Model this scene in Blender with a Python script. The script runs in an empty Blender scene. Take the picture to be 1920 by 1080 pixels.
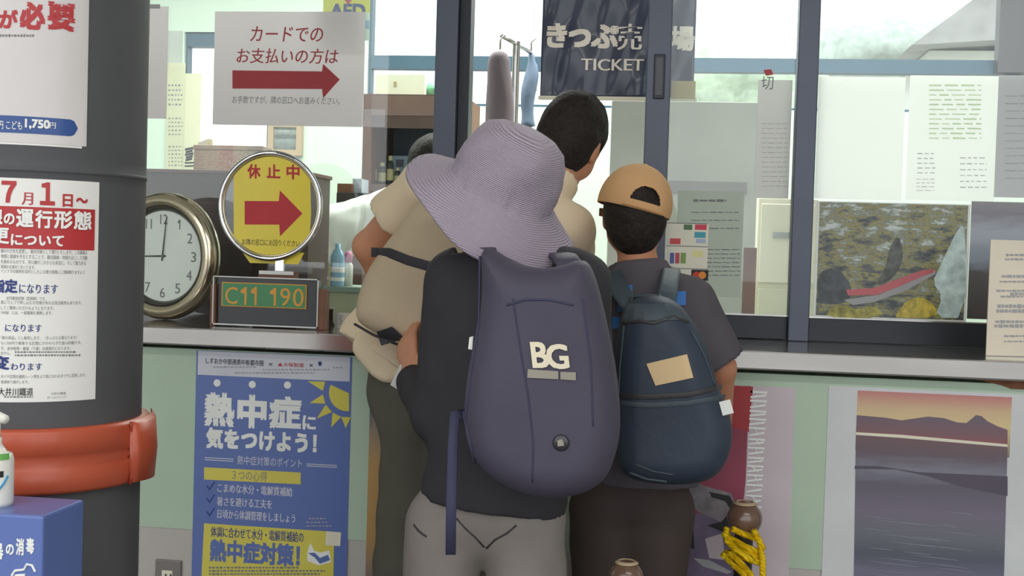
import bpy, bmesh, math, random
import numpy as np
from mathutils import Vector, Matrix

random.seed(4)
SC = bpy.context.scene
COL = SC.collection

# ------------------------------------------------------------------ camera
FPX = 2318.0
YAW, PITCH, ROLL = math.radians(8.0), math.radians(1.85), 0.030
CAM = Vector((3.2*math.sin(YAW), -3.2*math.cos(YAW), 1.237))
_f = Vector((-math.sin(YAW)*math.cos(PITCH), math.cos(YAW)*math.cos(PITCH), -math.sin(PITCH)))
_r0 = Vector((math.cos(YAW), math.sin(YAW), 0))
_u0 = _r0.cross(_f)
_r = _r0*math.cos(ROLL) + _u0*math.sin(ROLL)
_u = _r.cross(_f)
cd = bpy.data.cameras.new('camera')
cd.sensor_width = 36
cd.lens = FPX/1920*36
cd.clip_start = 0.05
cam = bpy.data.objects.new('camera', cd)
COL.objects.link(cam)
cam.matrix_world = Matrix(((_r.x, _u.x, -_f.x, CAM.x), (_r.y, _u.y, -_f.y, CAM.y), (_r.z, _u.z, -_f.z, CAM.z), (0, 0, 0, 1)))
SC.camera = cam

# ------------------------------------------------------------------ world, light, exposure
w = bpy.data.worlds.new('overcast_sky')
SC.world = w
w.use_nodes = True
bg = w.node_tree.nodes['Background']
bg.inputs[0].default_value = (0.93, 0.97, 1.0, 1)
bg.inputs[1].default_value = 2.2
SC.view_settings.view_transform = 'Standard'
SC.view_settings.look = 'None'
SC.view_settings.gamma = 1
SC.view_settings.use_curve_mapping = False
SC.view_settings.exposure = 0.0


def area(name, loc, size, size_y, power, color=(1, 1, 1), rot=(0, 0, 0)):
    l = bpy.data.lights.new(name, 'AREA')
    l.shape = 'RECTANGLE'
    l.size, l.size_y, l.energy, l.color = size, size_y, power, color
    o = bpy.data.objects.new(name, l)
    o.location, o.rotation_euler = loc, rot
    COL.objects.link(o)
    return o


area('booth_tube_light', (-1.2, 1.7, 2.9), 2.4, 0.25, 75, (0.97, 1.0, 0.94))
area('booth_tube_light', (1.2, 1.7, 2.9), 2.4, 0.25, 75, (0.97, 1.0, 0.94))
area('hall_tube_light', (-1.0, -3.2, 3.05), 2.4, 0.25, 30, (1.0, 0.97, 0.92))
area('hall_tube_light', (1.6, -3.2, 3.05), 2.4, 0.25, 30, (1.0, 0.97, 0.92))


# ------------------------------------------------------------------ pixel <-> world
def ray(px, py):
    return (_r*((px-960)/FPX) - _u*((py-540)/FPX) + _f)


def P(px, py, Y):
    d = ray(px, py)
    t = (Y-CAM.y)/d.y
    return CAM + d*t


def S(px, py, Y):          # metres per pixel there
    return (P(px, py, Y)-CAM).dot(_f)/FPX


# ------------------------------------------------------------------ materials
def lin(c):
    return tuple((v/255/12.92 if v/255 <= .04045 else ((v/255+.055)/1.055)**2.4) for v in c)


def M(name, c, rough=.6, metal=0., spec=.4, var=.06, vscale=6., bump=0., bscale=60., coat=0., wave=None):
    m = bpy.data.materials.new(name)
    m.use_nodes = True
    nt = m.node_tree
    b = nt.nodes['Principled BSDF']
    col = lin(c)
    b.inputs['Roughness'].default_value = rough
    b.inputs['Metallic'].default_value = metal
    b.inputs['Specular IOR Level'].default_value = spec
    if coat:
        b.inputs['Coat Weight'].default_value = coat
        b.inputs['Coat Roughness'].default_value = .12
    tc = nt.nodes.new('ShaderNodeTexCoord')
    n = nt.nodes.new('ShaderNodeTexNoise')
    n.inputs['Scale'].default_value = vscale
    n.inputs['Detail'].default_value = 4
    nt.links.new(tc.outputs['Object'], n.inputs['Vector'])
    r = nt.nodes.new('ShaderNodeValToRGB')
    r.color_ramp.elements[0].position = .3
    r.color_ramp.elements[1].position = .7
    r.color_ramp.elements[0].color = tuple(v*(1-var) for v in col)+(1,)
    r.color_ramp.elements[1].color = tuple(min(1, v*(1+var)) for v in col)+(1,)
    nt.links.new(n.outputs['Fac'], r.inputs['Fac'])
    nt.links.new(r.outputs['Color'], b.inputs['Base Color'])
    if bump:
        n2 = nt.nodes.new('ShaderNodeTexNoise')
        n2.inputs['Scale'].default_value = bscale
        n2.inputs['Detail'].default_value = 3
        src = n2.outputs['Fac']
        if wave:
            n2 = nt.nodes.new('ShaderNodeTexWave')
            n2.inputs['Scale'].default_value = wave[0]
            n2.inputs['Distortion'].default_value = wave[1]
            n2.bands_direction = wave[2]
            src = n2.outputs['Fac']
        nt.links.new(tc.outputs['Object'], n2.inputs['Vector'])
        bp = nt.nodes.new('ShaderNodeBump')
        bp.inputs['Strength'].default_value = bump
        bp.inputs['Distance'].default_value = .01
        nt.links.new(src, bp.inputs['Height'])
        nt.links.new(bp.outputs['Normal'], b.inputs['Normal'])
    return m


def glass_mat(name, tint=(1, 1, 1), refl=1.0):
    m = bpy.data.materials.new(name)
    m.use_nodes = True
    nt = m.node_tree
    nt.nodes.clear()
    out = nt.nodes.new('ShaderNodeOutputMaterial')
    tr = nt.nodes.new('ShaderNodeBsdfTransparent')
    tr.inputs[0].default_value = tint+(1,)
    gl = nt.nodes.new('ShaderNodeBsdfGlossy')
    gl.inputs['Roughness'].default_value = .02
    gl.inputs[0].default_value = (refl, refl, refl, 1)
    fr = nt.nodes.new('ShaderNodeFresnel')
    fr.inputs['IOR'].default_value = 1.45
    mx = nt.nodes.new('ShaderNodeMixShader')
    nt.links.new(fr.outputs[0], mx.inputs[0])
    nt.links.new(tr.outputs[0], mx.inputs[1])
    nt.links.new(gl.outputs[0], mx.inputs[2])
    nt.links.new(mx.outputs[0], out.inputs[0])
    return m


def paper_mat(name, c, trans=.35, bump=.0, gloss=0., bscale=9.):
    m = M(name, c, .5, 0, .3, .02, 5, bump, bscale, gloss)
    nt = m.node_tree
    b = nt.nodes['Principled BSDF']
    out = nt.nodes['Material Output']
    t = nt.nodes.new('ShaderNodeBsdfTranslucent')
    t.inputs[0].default_value = lin(c)+(1,)
    mx = nt.nodes.new('ShaderNodeMixShader')
    mx.inputs[0].default_value = trans
    nt.links.new(b.outputs[0], mx.inputs[1])
    nt.links.new(t.outputs[0], mx.inputs[2])
    nt.links.new(mx.outputs[0], out.inputs[0])
    return m


def ramp_mat(name, stops, axis='Z', rough=.5, noise=(0, 3), coat=0., stretch=(1, 1, 1), zk=1., shift=0.):
    """a printed picture: colours run along one axis of the object's own box, stirred by noise"""
    m = bpy.data.materials.new(name)
    m.use_nodes = True
    nt = m.node_tree
    b = nt.nodes['Principled BSDF']
    b.inputs['Roughness'].default_value = rough
    if coat:
        b.inputs['Coat Weight'].default_value = coat
        b.inputs['Coat Roughness'].default_value = .1
    tc = nt.nodes.new('ShaderNodeTexCoord')
    sp = nt.nodes.new('ShaderNodeSeparateXYZ')
    nt.links.new(tc.outputs['Generated'], sp.inputs[0])
    mp = nt.nodes.new('ShaderNodeMapping')
    mp.inputs['Scale'].default_value = stretch
    nt.links.new(tc.outputs['Generated'], mp.inputs[0])
    n = nt.nodes.new('ShaderNodeTexNoise')
    n.inputs['Scale'].default_value = noise[1]
    n.inputs['Detail'].default_value = 6
    nt.links.new(mp.outputs[0], n.inputs['Vector'])
    ma = nt.nodes.new('ShaderNodeMath')
    ma.operation = 'MULTIPLY_ADD'
    ma.inputs[1].default_value = noise[0]
    nt.links.new(n.outputs['Fac'], ma.inputs[0])
    ad = nt.nodes.new('ShaderNodeMath')
    ad.operation = 'ADD'
    ad.inputs[1].default_value = -noise[0]*.5
    zm = nt.nodes.new('ShaderNodeMath')
    zm.operation = 'MULTIPLY_ADD'
    zm.inputs[1].default_value, zm.inputs[2].default_value = zk, shift
    nt.links.new(sp.outputs[axis], zm.inputs[0])
    nt.links.new(zm.outputs[0], ad.inputs[0])
    n.inputs['Roughness'].default_value = .5 if zk == 1 else .72
    nt.links.new(ad.outputs[0], ma.inputs[2])
    r = nt.nodes.new('ShaderNodeValToRGB')
    els = r.color_ramp.elements
    els[0].position, els[0].color = stops[0][0], lin(stops[0][1])+(1,)
    els[1].position, els[1].color = stops[-1][0], lin(stops[-1][1])+(1,)
    for p, c in stops[1:-1]:
        e = els.new(p)
        e.color = lin(c)+(1,)
    nt.links.new(ma.outputs[0], r.inputs['Fac'])
    nt.links.new(r.outputs['Color'], b.inputs['Base Color'])
    return m


MT = dict(
    mint=M('mint_paint', (178, 198, 176), .55, var=.05, vscale=3, bump=.05),
    kick=M('grey_white_paint', (184, 179, 174), .6, var=.05, vscale=5),
    steel=M('brushed_stainless', (184, 180, 179), .14, .85, var=.08, vscale=4, bump=.08, wave=(2, 6, 'Z')),
    wallm=M('booth_wall_paint', (206, 222, 208), .7, var=.02),
    wallw=M('off_white_paint', (212, 210, 200), .7, var=.03),
    ceil=M('ceiling_board', (225, 225, 220), .8, var=.03),
    floor=M('grey_floor_tile', (120, 116, 112), .5, var=.1),
    asphalt=M('outside_paving', (170, 170, 165), .9, var=.1),
    frame=M('dark_bronze_aluminium', (88, 92, 106), .4, .3, var=.05),
    framed=M('black_aluminium', (48, 50, 56), .4, .3, var=.05),
    bluebar=M('blue_grey_aluminium', (72, 98, 116), .4, .2),
    pillar=M('dark_grey_gloss_paint', (86, 86, 89), .6, 0, .2, .06, 7, .03, 12),
    orange=M('orange_vinyl_padding', (182, 82, 56), .35, 0, .5, .05, 5, .12, 22),
    orange_d=M('orange_vinyl_seam', (150, 52, 34), .4),
    white=M('white_paper', (232, 230, 226), .5, 0, .3, .015, 8, .04, 10, .3),
    film=paper_mat('paper_in_clear_sleeve', (244, 240, 240), .4, .35, .6, 9),
    filmw=paper_mat('backlit_paper', (246, 246, 243), .5, .1, .3),
    filmc=paper_mat('backlit_cream_paper', (240, 238, 215), .5, .1, .2),
    red=M('red_print', (180, 44, 48), .5, var=.04, coat=.2),
    darkred=M('dark_red_print', (165, 50, 56), .5),
    navyp=M('navy_print', (52, 66, 128), .5),
    bluep=M('blue_pill_print', (32, 72, 140), .45, coat=.4),
    ink=M('black_ink', (40, 40, 42), .6),
    greyink=M('grey_ink', (125, 125, 128), .6),
    paleink=M('pale_grey_ink', (165, 165, 168), .6),
    wprint=M('white_print', (235, 236, 232), .5),
    posterblue=M('poster_blue', (92, 112, 174), .4, 0, .4, .04, 3, coat=.3),
    posterye=M('poster_yellow', (214, 202, 86), .4, coat=.3),
    posterhd=M('poster_header', (205, 206, 216), .4, coat=.3),
    signye=M('sign_yellow', (238, 216, 70), .4, var=.03, coat=.2),
    signred=M('sign_red', (190, 50, 58), .5),
    chrome=M('chrome', (225, 225, 228), .08, 1.0, var=.02),
    gold=M('champagne_metal', (214, 204, 180), .18, .95, var=.05),
    clockface=M('clock_face', (226, 234, 226), .4, coat=.5),
    clockbez=M('clock_dark_bezel', (90, 88, 84), .3, .6),
    green=M('enamel_green', (50, 132, 76), .35, coat=.4),
    goldp=M('gold_lettering', (206, 150, 62), .4, .2),
    black=M('black_plastic', (46, 46, 52), .3, coat=.3),
    wood=M('brown_wood', (122, 82, 62), .5, var=.15, vscale=14),
    dkwood=M('dark_brown_laminate', (82, 68, 68), .4, var=.08, vscale=10),
    shelfwood=M('walnut_board', (112, 90, 84), .5, var=.1, vscale=10),
    slate=M('slate_back_panel', (108, 114, 128), .6),
    navy=M('navy_cloth', (44, 50, 74), .55, 0, .4, .06, 6, .5, 7),
    sailcloth=M('sign_lettering_white', (236, 226, 214), .6),
    khaki=M('khaki_card', (176, 164, 118), .6),
    cream=M('cream_card', (226, 220, 200), .6),
    greenbag=M('green_plastic', (130, 196, 160), .4),
    bluebot=M('blue_bottle_plastic', (140, 180, 204), .25, coat=.4),
    pink=M('pink_plastic', (206, 120, 150), .4),
    wcer=M('white_ceramic', (230, 228, 220), .25),
    jar=M('dark_glass_jar', (70, 72, 70), .15),
    yell=M('jar_label', (214, 206, 160), .6),
    yrope=M('yellow_rope', (255, 208, 14), .5, var=.1, vscale=60, bump=.6, wave=(60, 2, 'DIAGONAL')),
    ball=M('varnished_brown_wood', (112, 84, 70), .25, 0, .5, .2, 20, coat=.6),
    ballrim=M('pale_worn_wood', (186, 164, 132), .4),
    postm=M('stanchion_metal', (70, 62, 60), .4, .5),
    pinkp=M('pale_pink_print', (200, 186, 194), .5),
    maroon=M('maroon_print', (142, 62, 84), .5, var=.12, vscale=9),
    coatg=M('grey_brown_coat', (112, 102, 108), .8, bump=.2, bscale=20),
    coatb=M('blue_grey_coat', (100, 116, 138), .8, bump=.2, bscale=20),
    skin=M('skin', (206, 146, 114), .55, 0, .4, .05, 12),
    skin2=M('tan_skin', (186, 128, 98), .55, 0, .4, .05, 12),
    hair=M('black_hair', (44, 39, 37), .6, 0, .15, .3, 90, .35, 140),
    eye=M('eye_white', (225, 222, 218), .2),
    iris=M('dark_iris', (40, 28, 22), .2),
    hat=M('mauve_hat_cotton', (176, 164, 178), .85, 0, .2, .03, 8),
    jacket=M('black_jersey', (58, 56, 60), .85, 0, .2, .06, 10, .1, 80),
    pack=M('purple_navy_nylon', (74, 70, 86), .62, 0, .3, .05, 8, .12, 30),
    packd=M('purple_navy_webbing', (62, 62, 88), .7),
    offw=M('off_white_print', (226, 216, 190), .6),
    offd=M('grey_beige_print', (150, 144, 132), .6),
    pantsg=M('grey_trouser_cloth', (134, 127, 122), .85, 0, .2, .05, 9, .1, 60),
    cap=M('tan_cap_cotton', (208, 164, 118), .85, 0, .2, .04, 12),
    capd=M('cap_dark_lining', (50, 46, 46), .8),
    tee=M('charcoal_tee', (88, 84, 90), .85, 0, .2, .05, 10, .08, 70),
    tprint=M('bright_blue_print', (58, 118, 190), .6),
    pack2=M('dark_teal_navy_nylon', (50, 60, 76), .55, 0, .4, .08, 10, .2, 25),
    pack2t=M('grey_teal_nylon', (68, 80, 88), .55, 0, .4, .08, 10, .2, 25),
    zip=M('dark_zip', (58, 55, 58), .5),
    patch=M('peach_patch', (226, 196, 152), .7),
    brownp=M('dark_brown_trouser', (68, 58, 56), .85),
    beige=M('beige_shirt_cotton', (236, 216, 186), .85, 0, .2, .04, 9, .08, 60),
    taupe=M('taupe_backpack_canvas', (200, 181, 154), .8, 0, .2, .04, 8, .1, 50),
    blackw=M('black_webbing', (56, 55, 60), .6),
    leather=M('brown_leather', (150, 100, 72), .5),
    olive=M('dark_olive_trouser', (94, 92, 82), .85, 0, .2, .06, 9, .1, 60),
    shirtw=M('white_shirt', (232, 236, 230), .8, 0, .2, .02, 8, .1, 40),
    shoe=M('dark_shoe', (50, 48, 48), .5),
    glass=glass_mat('window_glass', (.97, .99, .98)),
    acr=glass_mat('clear_acrylic', (.97, .98, .99)),
    leaf=M('hedge_leaves', (198, 214, 186), .8, var=.2, vscale=12),
    leafd=M('tree_leaves', (190, 200, 190), .8, var=.2, vscale=12),
    roof=M('pale_grey_roof', (170, 166, 165), .7, var=.15),
    switch=M('grey_metal_plate', (128, 122, 120), .4, .4),
    dirt=M('rust_stain', (126, 84, 60), .8, var=.3, vscale=25),
    tape=M('matt_tape', (150, 150, 150), .3, coat=.5),
)


# ------------------------------------------------------------------ mesh helpers
class MB:
    def __init__(s):
        s.v, s.f, s.m = [], [], []

    def add(s, vs, fs, mi=0):
        o = len(s.v)
        s.v += [tuple(v) for v in vs]
        s.f += [tuple(i+o for i in f) for f in fs]
        s.m += [mi]*len(fs)
        return s

    def box(s, a, b, mi=0, R=None, c=None):
        x0, y0, z0 = a
        x1, y1, z1 = b
        vs = [Vector((x, y, z)) for z in (z0, z1) for y in (y0, y1) for x in (x0, x1)]
        if R is not None:
            cc = c if c is not None else Vector(((x0+x1)/2, (y0+y1)/2, (z0+z1)/2))
            vs = [cc+R@(v-cc) for v in vs]
        return s.add(vs, [(0, 2, 3, 1), (4, 5, 7, 6), (0, 1, 5, 4), (2, 6, 7, 3), (0, 4, 6, 2), (1, 3, 7, 5)], mi)

    def prism(s, pts, y0, y1, mi=0):
        """polygon in xz, given thickness along y"""
        n = len(pts)
        ar = sum(pts[i][0]*pts[(i+1) % n][1]-pts[(i+1) % n][0]*pts[i][1] for i in range(n))
        if ar < 0:
            pts = pts[::-1]
        vs = [(x, y0, z) for x, z in pts]+[(x, y1, z) for x, z in pts]
        fs = [tuple(range(n)), tuple(range(2*n-1, n-1, -1))]
        fs += [(i, i+n, (i+1) % n+n, (i+1) % n) for i in range(n)]
        return s.add(vs, fs, mi)

    def lathe(s, prof, n=40, X=None, mi=0, closed=False, wob=None):
        """profile of (r, h) about local z, X = 4x4"""
        vs = []
        for i in range(n):
            a = 2*math.pi*i/n
            for j, (r, h) in enumerate(prof):
                p = Vector((r*math.cos(a), r*math.sin(a), h))
                if wob:
                    p = wob(p, a, j)
                vs.append(X@p if X is not None else p)
        k = len(prof)
        fs = []
        for i in range(n):
            i2 = (i+1) % n
            for j in range(k if closed else k-1):
                j2 = (j+1) % k
                fs.append((i*k+j, i2*k+j, i2*k+j2, i*k+j2))
        return s.add(vs, fs, mi)

    def tube(s, pts, r, n=8, mi=0, flat=None, cap=True):
        """sweep; r number or list; flat=(dir, half_w, half_t) for ribbon"""
        pts = [Vector(p) for p in pts]
        vs, fs = [], []
        k = len(pts)
        prev = None
        for i, p in enumerate(pts):
            t = (pts[min(i+1, k-1)]-pts[max(i-1, 0)]).normalized()
            a = prev if prev is not None else (Vector((0, 0, 1)) if abs(t.z) < .9 else Vector((1, 0, 0)))
            if flat:
                a = Vector(flat[0])
            nx = (a - t*a.dot(t))
            nx = nx.normalized() if nx.length > 1e-5 else t.orthogonal().normalized()
            ny = t.cross(nx)
            prev = nx
            rr = r[i] if isinstance(r, (list, tuple)) else r
            for q in range(n):
                an = 2*math.pi*q/n
                if flat:
                    c, sn = math.cos(an), math.sin(an)
                    e = lambda v: math.copysign(abs(v)**.4, v)
                    vs.append(p+nx*e(c)*flat[1]+ny*e(sn)*flat[2])
                else:
                    vs.append(p+(nx*math.cos(an)+ny*math.sin(an))*rr)
        for i in range(k-1):
            for q in range(n):
                q2 = (q+1) % n
                fs.append((i*n+q, i*n+q2, (i+1)*n+q2, (i+1)*n+q))
        if cap:
            fs.append(tuple(range(n-1, -1, -1)))
            fs.append(tuple((k-1)*n+q for q in range(n)))
        return s.add(vs, fs, mi)

    def sphere(s, c, r, n=16, R=None, mi=0):
        rx = r if isinstance(r, (tuple, list)) else (r, r, r)
        prof = [(math.cos(t)*1, math.sin(t)) for t in [(-.5+i/n)*math.pi for i in range(n+1)]]
        X = Matrix.Translation(Vector(c)) @ (R.to_4x4() if R is not None else Matrix.Identity(4)) @ Matrix.Diagonal((rx[0], rx[1], rx[2], 1))
        return s.lathe(prof, n*2, X, mi)

    def build(s, name, mats, parent=None, smooth=False, bevel=0.):
        me = bpy.data.meshes.new(name)
        me.from_pydata(s.v, [], s.f)
        mats = mats if isinstance(mats, (list, tuple)) else [mats]
        for m in mats:
            me.materials.append(MT[m] if isinstance(m, str) else m)
        for p, i in zip(me.polygons, s.m):
            p.material_index = i
            p.use_smooth = smooth
        me.update()
        if smooth:
            bm = bmesh.new()
            bm.from_mesh(me)
            bmesh.ops.remove_doubles(bm, verts=bm.verts, dist=1e-5)
            bmesh.ops.recalc_face_normals(bm, faces=bm.faces)
            bm.to_mesh(me)
            bm.free()
        o = bpy.data.objects.new(name, me)
        COL.objects.link(o)
        if parent:
            o.parent = parent
            o.matrix_parent_inverse = Matrix.Translation(-parent.location) if parent.type == 'EMPTY' else Matrix.Identity(4)
        if bevel:
            md = o.modifiers.new('edge', 'BEVEL')
            md.width, md.segments, md.limit_method = bevel, 2, 'ANGLE'
        return o


def tag(o, label, cat, group=None):
    o['label'] = label
    o['category'] = cat
    if group:
        o['group'] = group
    return o


def thing(name, label, cat, loc, group=None):
    o = bpy.data.objects.new(name, None)
    o.empty_display_size = .05
    o.location = loc
    COL.objects.link(o)
    return tag(o, label, cat, group)


def struct(o):
    o['kind'] = 'structure'
    return o


# ------------------------------------------------------------------ lettering
_tc = {}


def text2d(body, bold=.0):
    """outline of the lettering in a unit box; bold strokes are the outline laid down again a hair to each side"""
    key = (body, bold)
    if key in _tc:
        return _tc[key]
    if body == '1':         # a one with its flag
        v = np.array([(.62, 0), (1, 0), (1, 1), (.66, 1), (.62, .78), (0, .80), (0, .66), (.62, .62)], float)
        _tc[key] = (np.c_[v, np.zeros(len(v))], [(0, 1, 2, 3, 4, 7), (3, 5, 6, 7, 4)])
        return _tc[key]
    c = bpy.data.curves.new('lettering_outline', 'FONT')
    c.body, c.size = body, 1
    c.resolution_u = 3
    o = bpy.data.objects.new('lettering_outline', c)
    COL.objects.link(o)
    bpy.context.view_layer.update()
    me = bpy.data.meshes.new_from_object(o.evaluated_get(bpy.context.evaluated_depsgraph_get()))
    bpy.data.objects.remove(o)
    v = np.array([(p.co.x, p.co.y) for p in me.vertices])
    f = [tuple(p.vertices) for p in me.polygons]
    bpy.data.meshes.remove(me)
    bpy.data.curves.remove(c)
    if bold > .005:
        b = bold*.75
        vs, fs = [], []
        for dx, dy in ((0, 0), (b, b), (-b, b), (b, -b), (-b, -b)) if bold > .03 else ((b, 0), (-b, 0)):
            fs += [tuple(i+len(vs)*len(v) for i in q) for q in f]
            vs.append(np.c_[v+np.array((dx, dy)), np.full(len(v), .00007*len(vs))])
        v, f = np.concatenate(vs), fs
    else:
        v = np.c_[v, np.zeros(len(v))]
    lo, hi = v[:, :2].min(0), v[:, :2].max(0)
    v[:, :2] = (v[:, :2]-lo)/np.maximum(hi-lo, 1e-6)
    _tc[key] = (v, f)
    return v, f


def letters(body, box, Y, mat, parent, bold=.02, name='lettering', off=.0006, shear=0., vertical=False):
    """lettering in pixel box on the upright plane y=Y, facing the hall"""
    x0, y0, x1, y1 = box
    cx, cy = (x0+x1)/2, (y0+y1)/2
    c = P(cx, cy, Y)
    s = S(cx, cy, Y)*1.005
    W, H = (x1-x0)*s, (y1-y0)*s
    mb = MB()
    rows = [(body, 0., 1.)] if not vertical else [(ch, 1-(i+1)/len(body), .86/len(body)) for i, ch in enumerate(body)]
    for t, b0, hh in rows:
        if t == ' ':
            continue
        v, f = text2d(t, bold)
        pts = [(c.x+(p[0]-.5)*W+(p[1]-.5)*shear*H, Y-off-p[2], c.z+(b0+p[1]*hh-.5)*H) for p in v]
        mb.add(pts, f)
    return mb.build(name, mat, parent)


def zx(box, Y):
    """pixel box -> world x0,x1,z0,z1 on plane Y"""
    x0, y0, x1, y1 = box
    cx, cy = (x0+x1)/2, (y0+y1)/2
    return P(x0, cy, Y).x, P(x1, cy, Y).x, P(cx, y1, Y).z, P(cx, y0, Y).z


def sheet(name, box, Y, mat, parent=None, th=.0012, off=0., bevel=0.):
    x0, x1, z0, z1 = zx(box, Y)
    mb = MB().box((x0, Y-th-off, z0), (x1, Y-off, z1))
    return mb.build(name, mat, parent, bevel=bevel)


def poly(name, pts, Y, mat, parent, th=.0004, off=.0006, cl=(-99, 99)):
    q = [P(a, b, Y) for a, b in pts]
    return MB().prism([(min(max(v.x, cl[0]), cl[1]), v.z) for v in q], Y-off-th, Y-off).build(name, mat, parent)


def marks(name, rows, Y, mat, parent, off=.0006, dash=(6, 2), seed=1):
    """rows of tiny print that the photo does not resolve: (x0, x1, y, height) -> short strokes"""
    rnd = random.Random(seed)
    for x0, x1, y, h in rows:
        mb = MB()
        x = x0
        while x < x1:
            wd = dash[0]*rnd.uniform(.5, 1.1)
            a, b = P(x, y, Y), P(min(x+wd, x1), y, Y)
            hh = S(x, y, Y)*h*rnd.uniform(.6, 1)/2
            mb.box((a.x, Y-off-.0003, a.z-hh), (b.x, Y-off, a.z+hh))
            x += wd+dash[1]
        mb.build(name, mat, parent)


# ------------------------------------------------------------------ smooth solid modelling (blended limbs, cloth, packs)
def V3(p):
    return np.array((p[0], p[1], p[2]), dtype=np.float32)


def cone(a, b, ra, rb, k=.02, n=None, s=1.):
    a, b = V3(a), V3(b)
    ab = b-a
    L = float(ab@ab)+1e-9
    if n is not None:
        n = V3(n)
        n = n/np.linalg.norm(n)

    def ev(p):
        q = p-a
        t = np.clip(q@ab/L, 0, 1)
        q = q-t[:, None]*ab
        if n is not None:
            q = q+(q@n*(1/s-1))[:, None]*n
        d = np.sqrt((q*q).sum(1))-(ra+(rb-ra)*t)
        return d*min(s, 1)
    return (ev, k, '+')


def ell(c, r, R=None, k=.02, op='+'):
    c = V3(c)
    r = V3(r)
    Rm = np.array(R, dtype=np.float32) if R is not None else np.eye(3, dtype=np.float32)

    def ev(p):
        q = (p-c)@Rm
        k0 = np.sqrt(((q/r)**2).sum(1))
        k1 = np.sqrt(((q/(r*r))**2).sum(1))+1e-6
        return k0*(k0-1)/k1
    return (ev, k, op)


def halfspace(c, n, k=.0):
    """keep the side n points away from"""
    c, n = V3(c), V3(n)
    n = n/np.linalg.norm(n)
    return (lambda p: (p-c)@n, k, '&')


def field(prims, noise=None):
    def f(p):
        d = None
        for ev, k, op in prims:
            e = ev(p)
            if d is None:
                d = e
            elif op == '+':
                if k > 0:
                    h = np.clip(.5+.5*(d-e)/k, 0, 1)
                    d = d+(e-d)*h-k*h*(1-h)
                else:
                    d = np.minimum(d, e)
            elif op == '-':
                d = np.maximum(d, -e)
            else:
                d = np.maximum(d, e)
        if noise is not None:
            d = d+noise(p)
        return d
    return f


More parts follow.
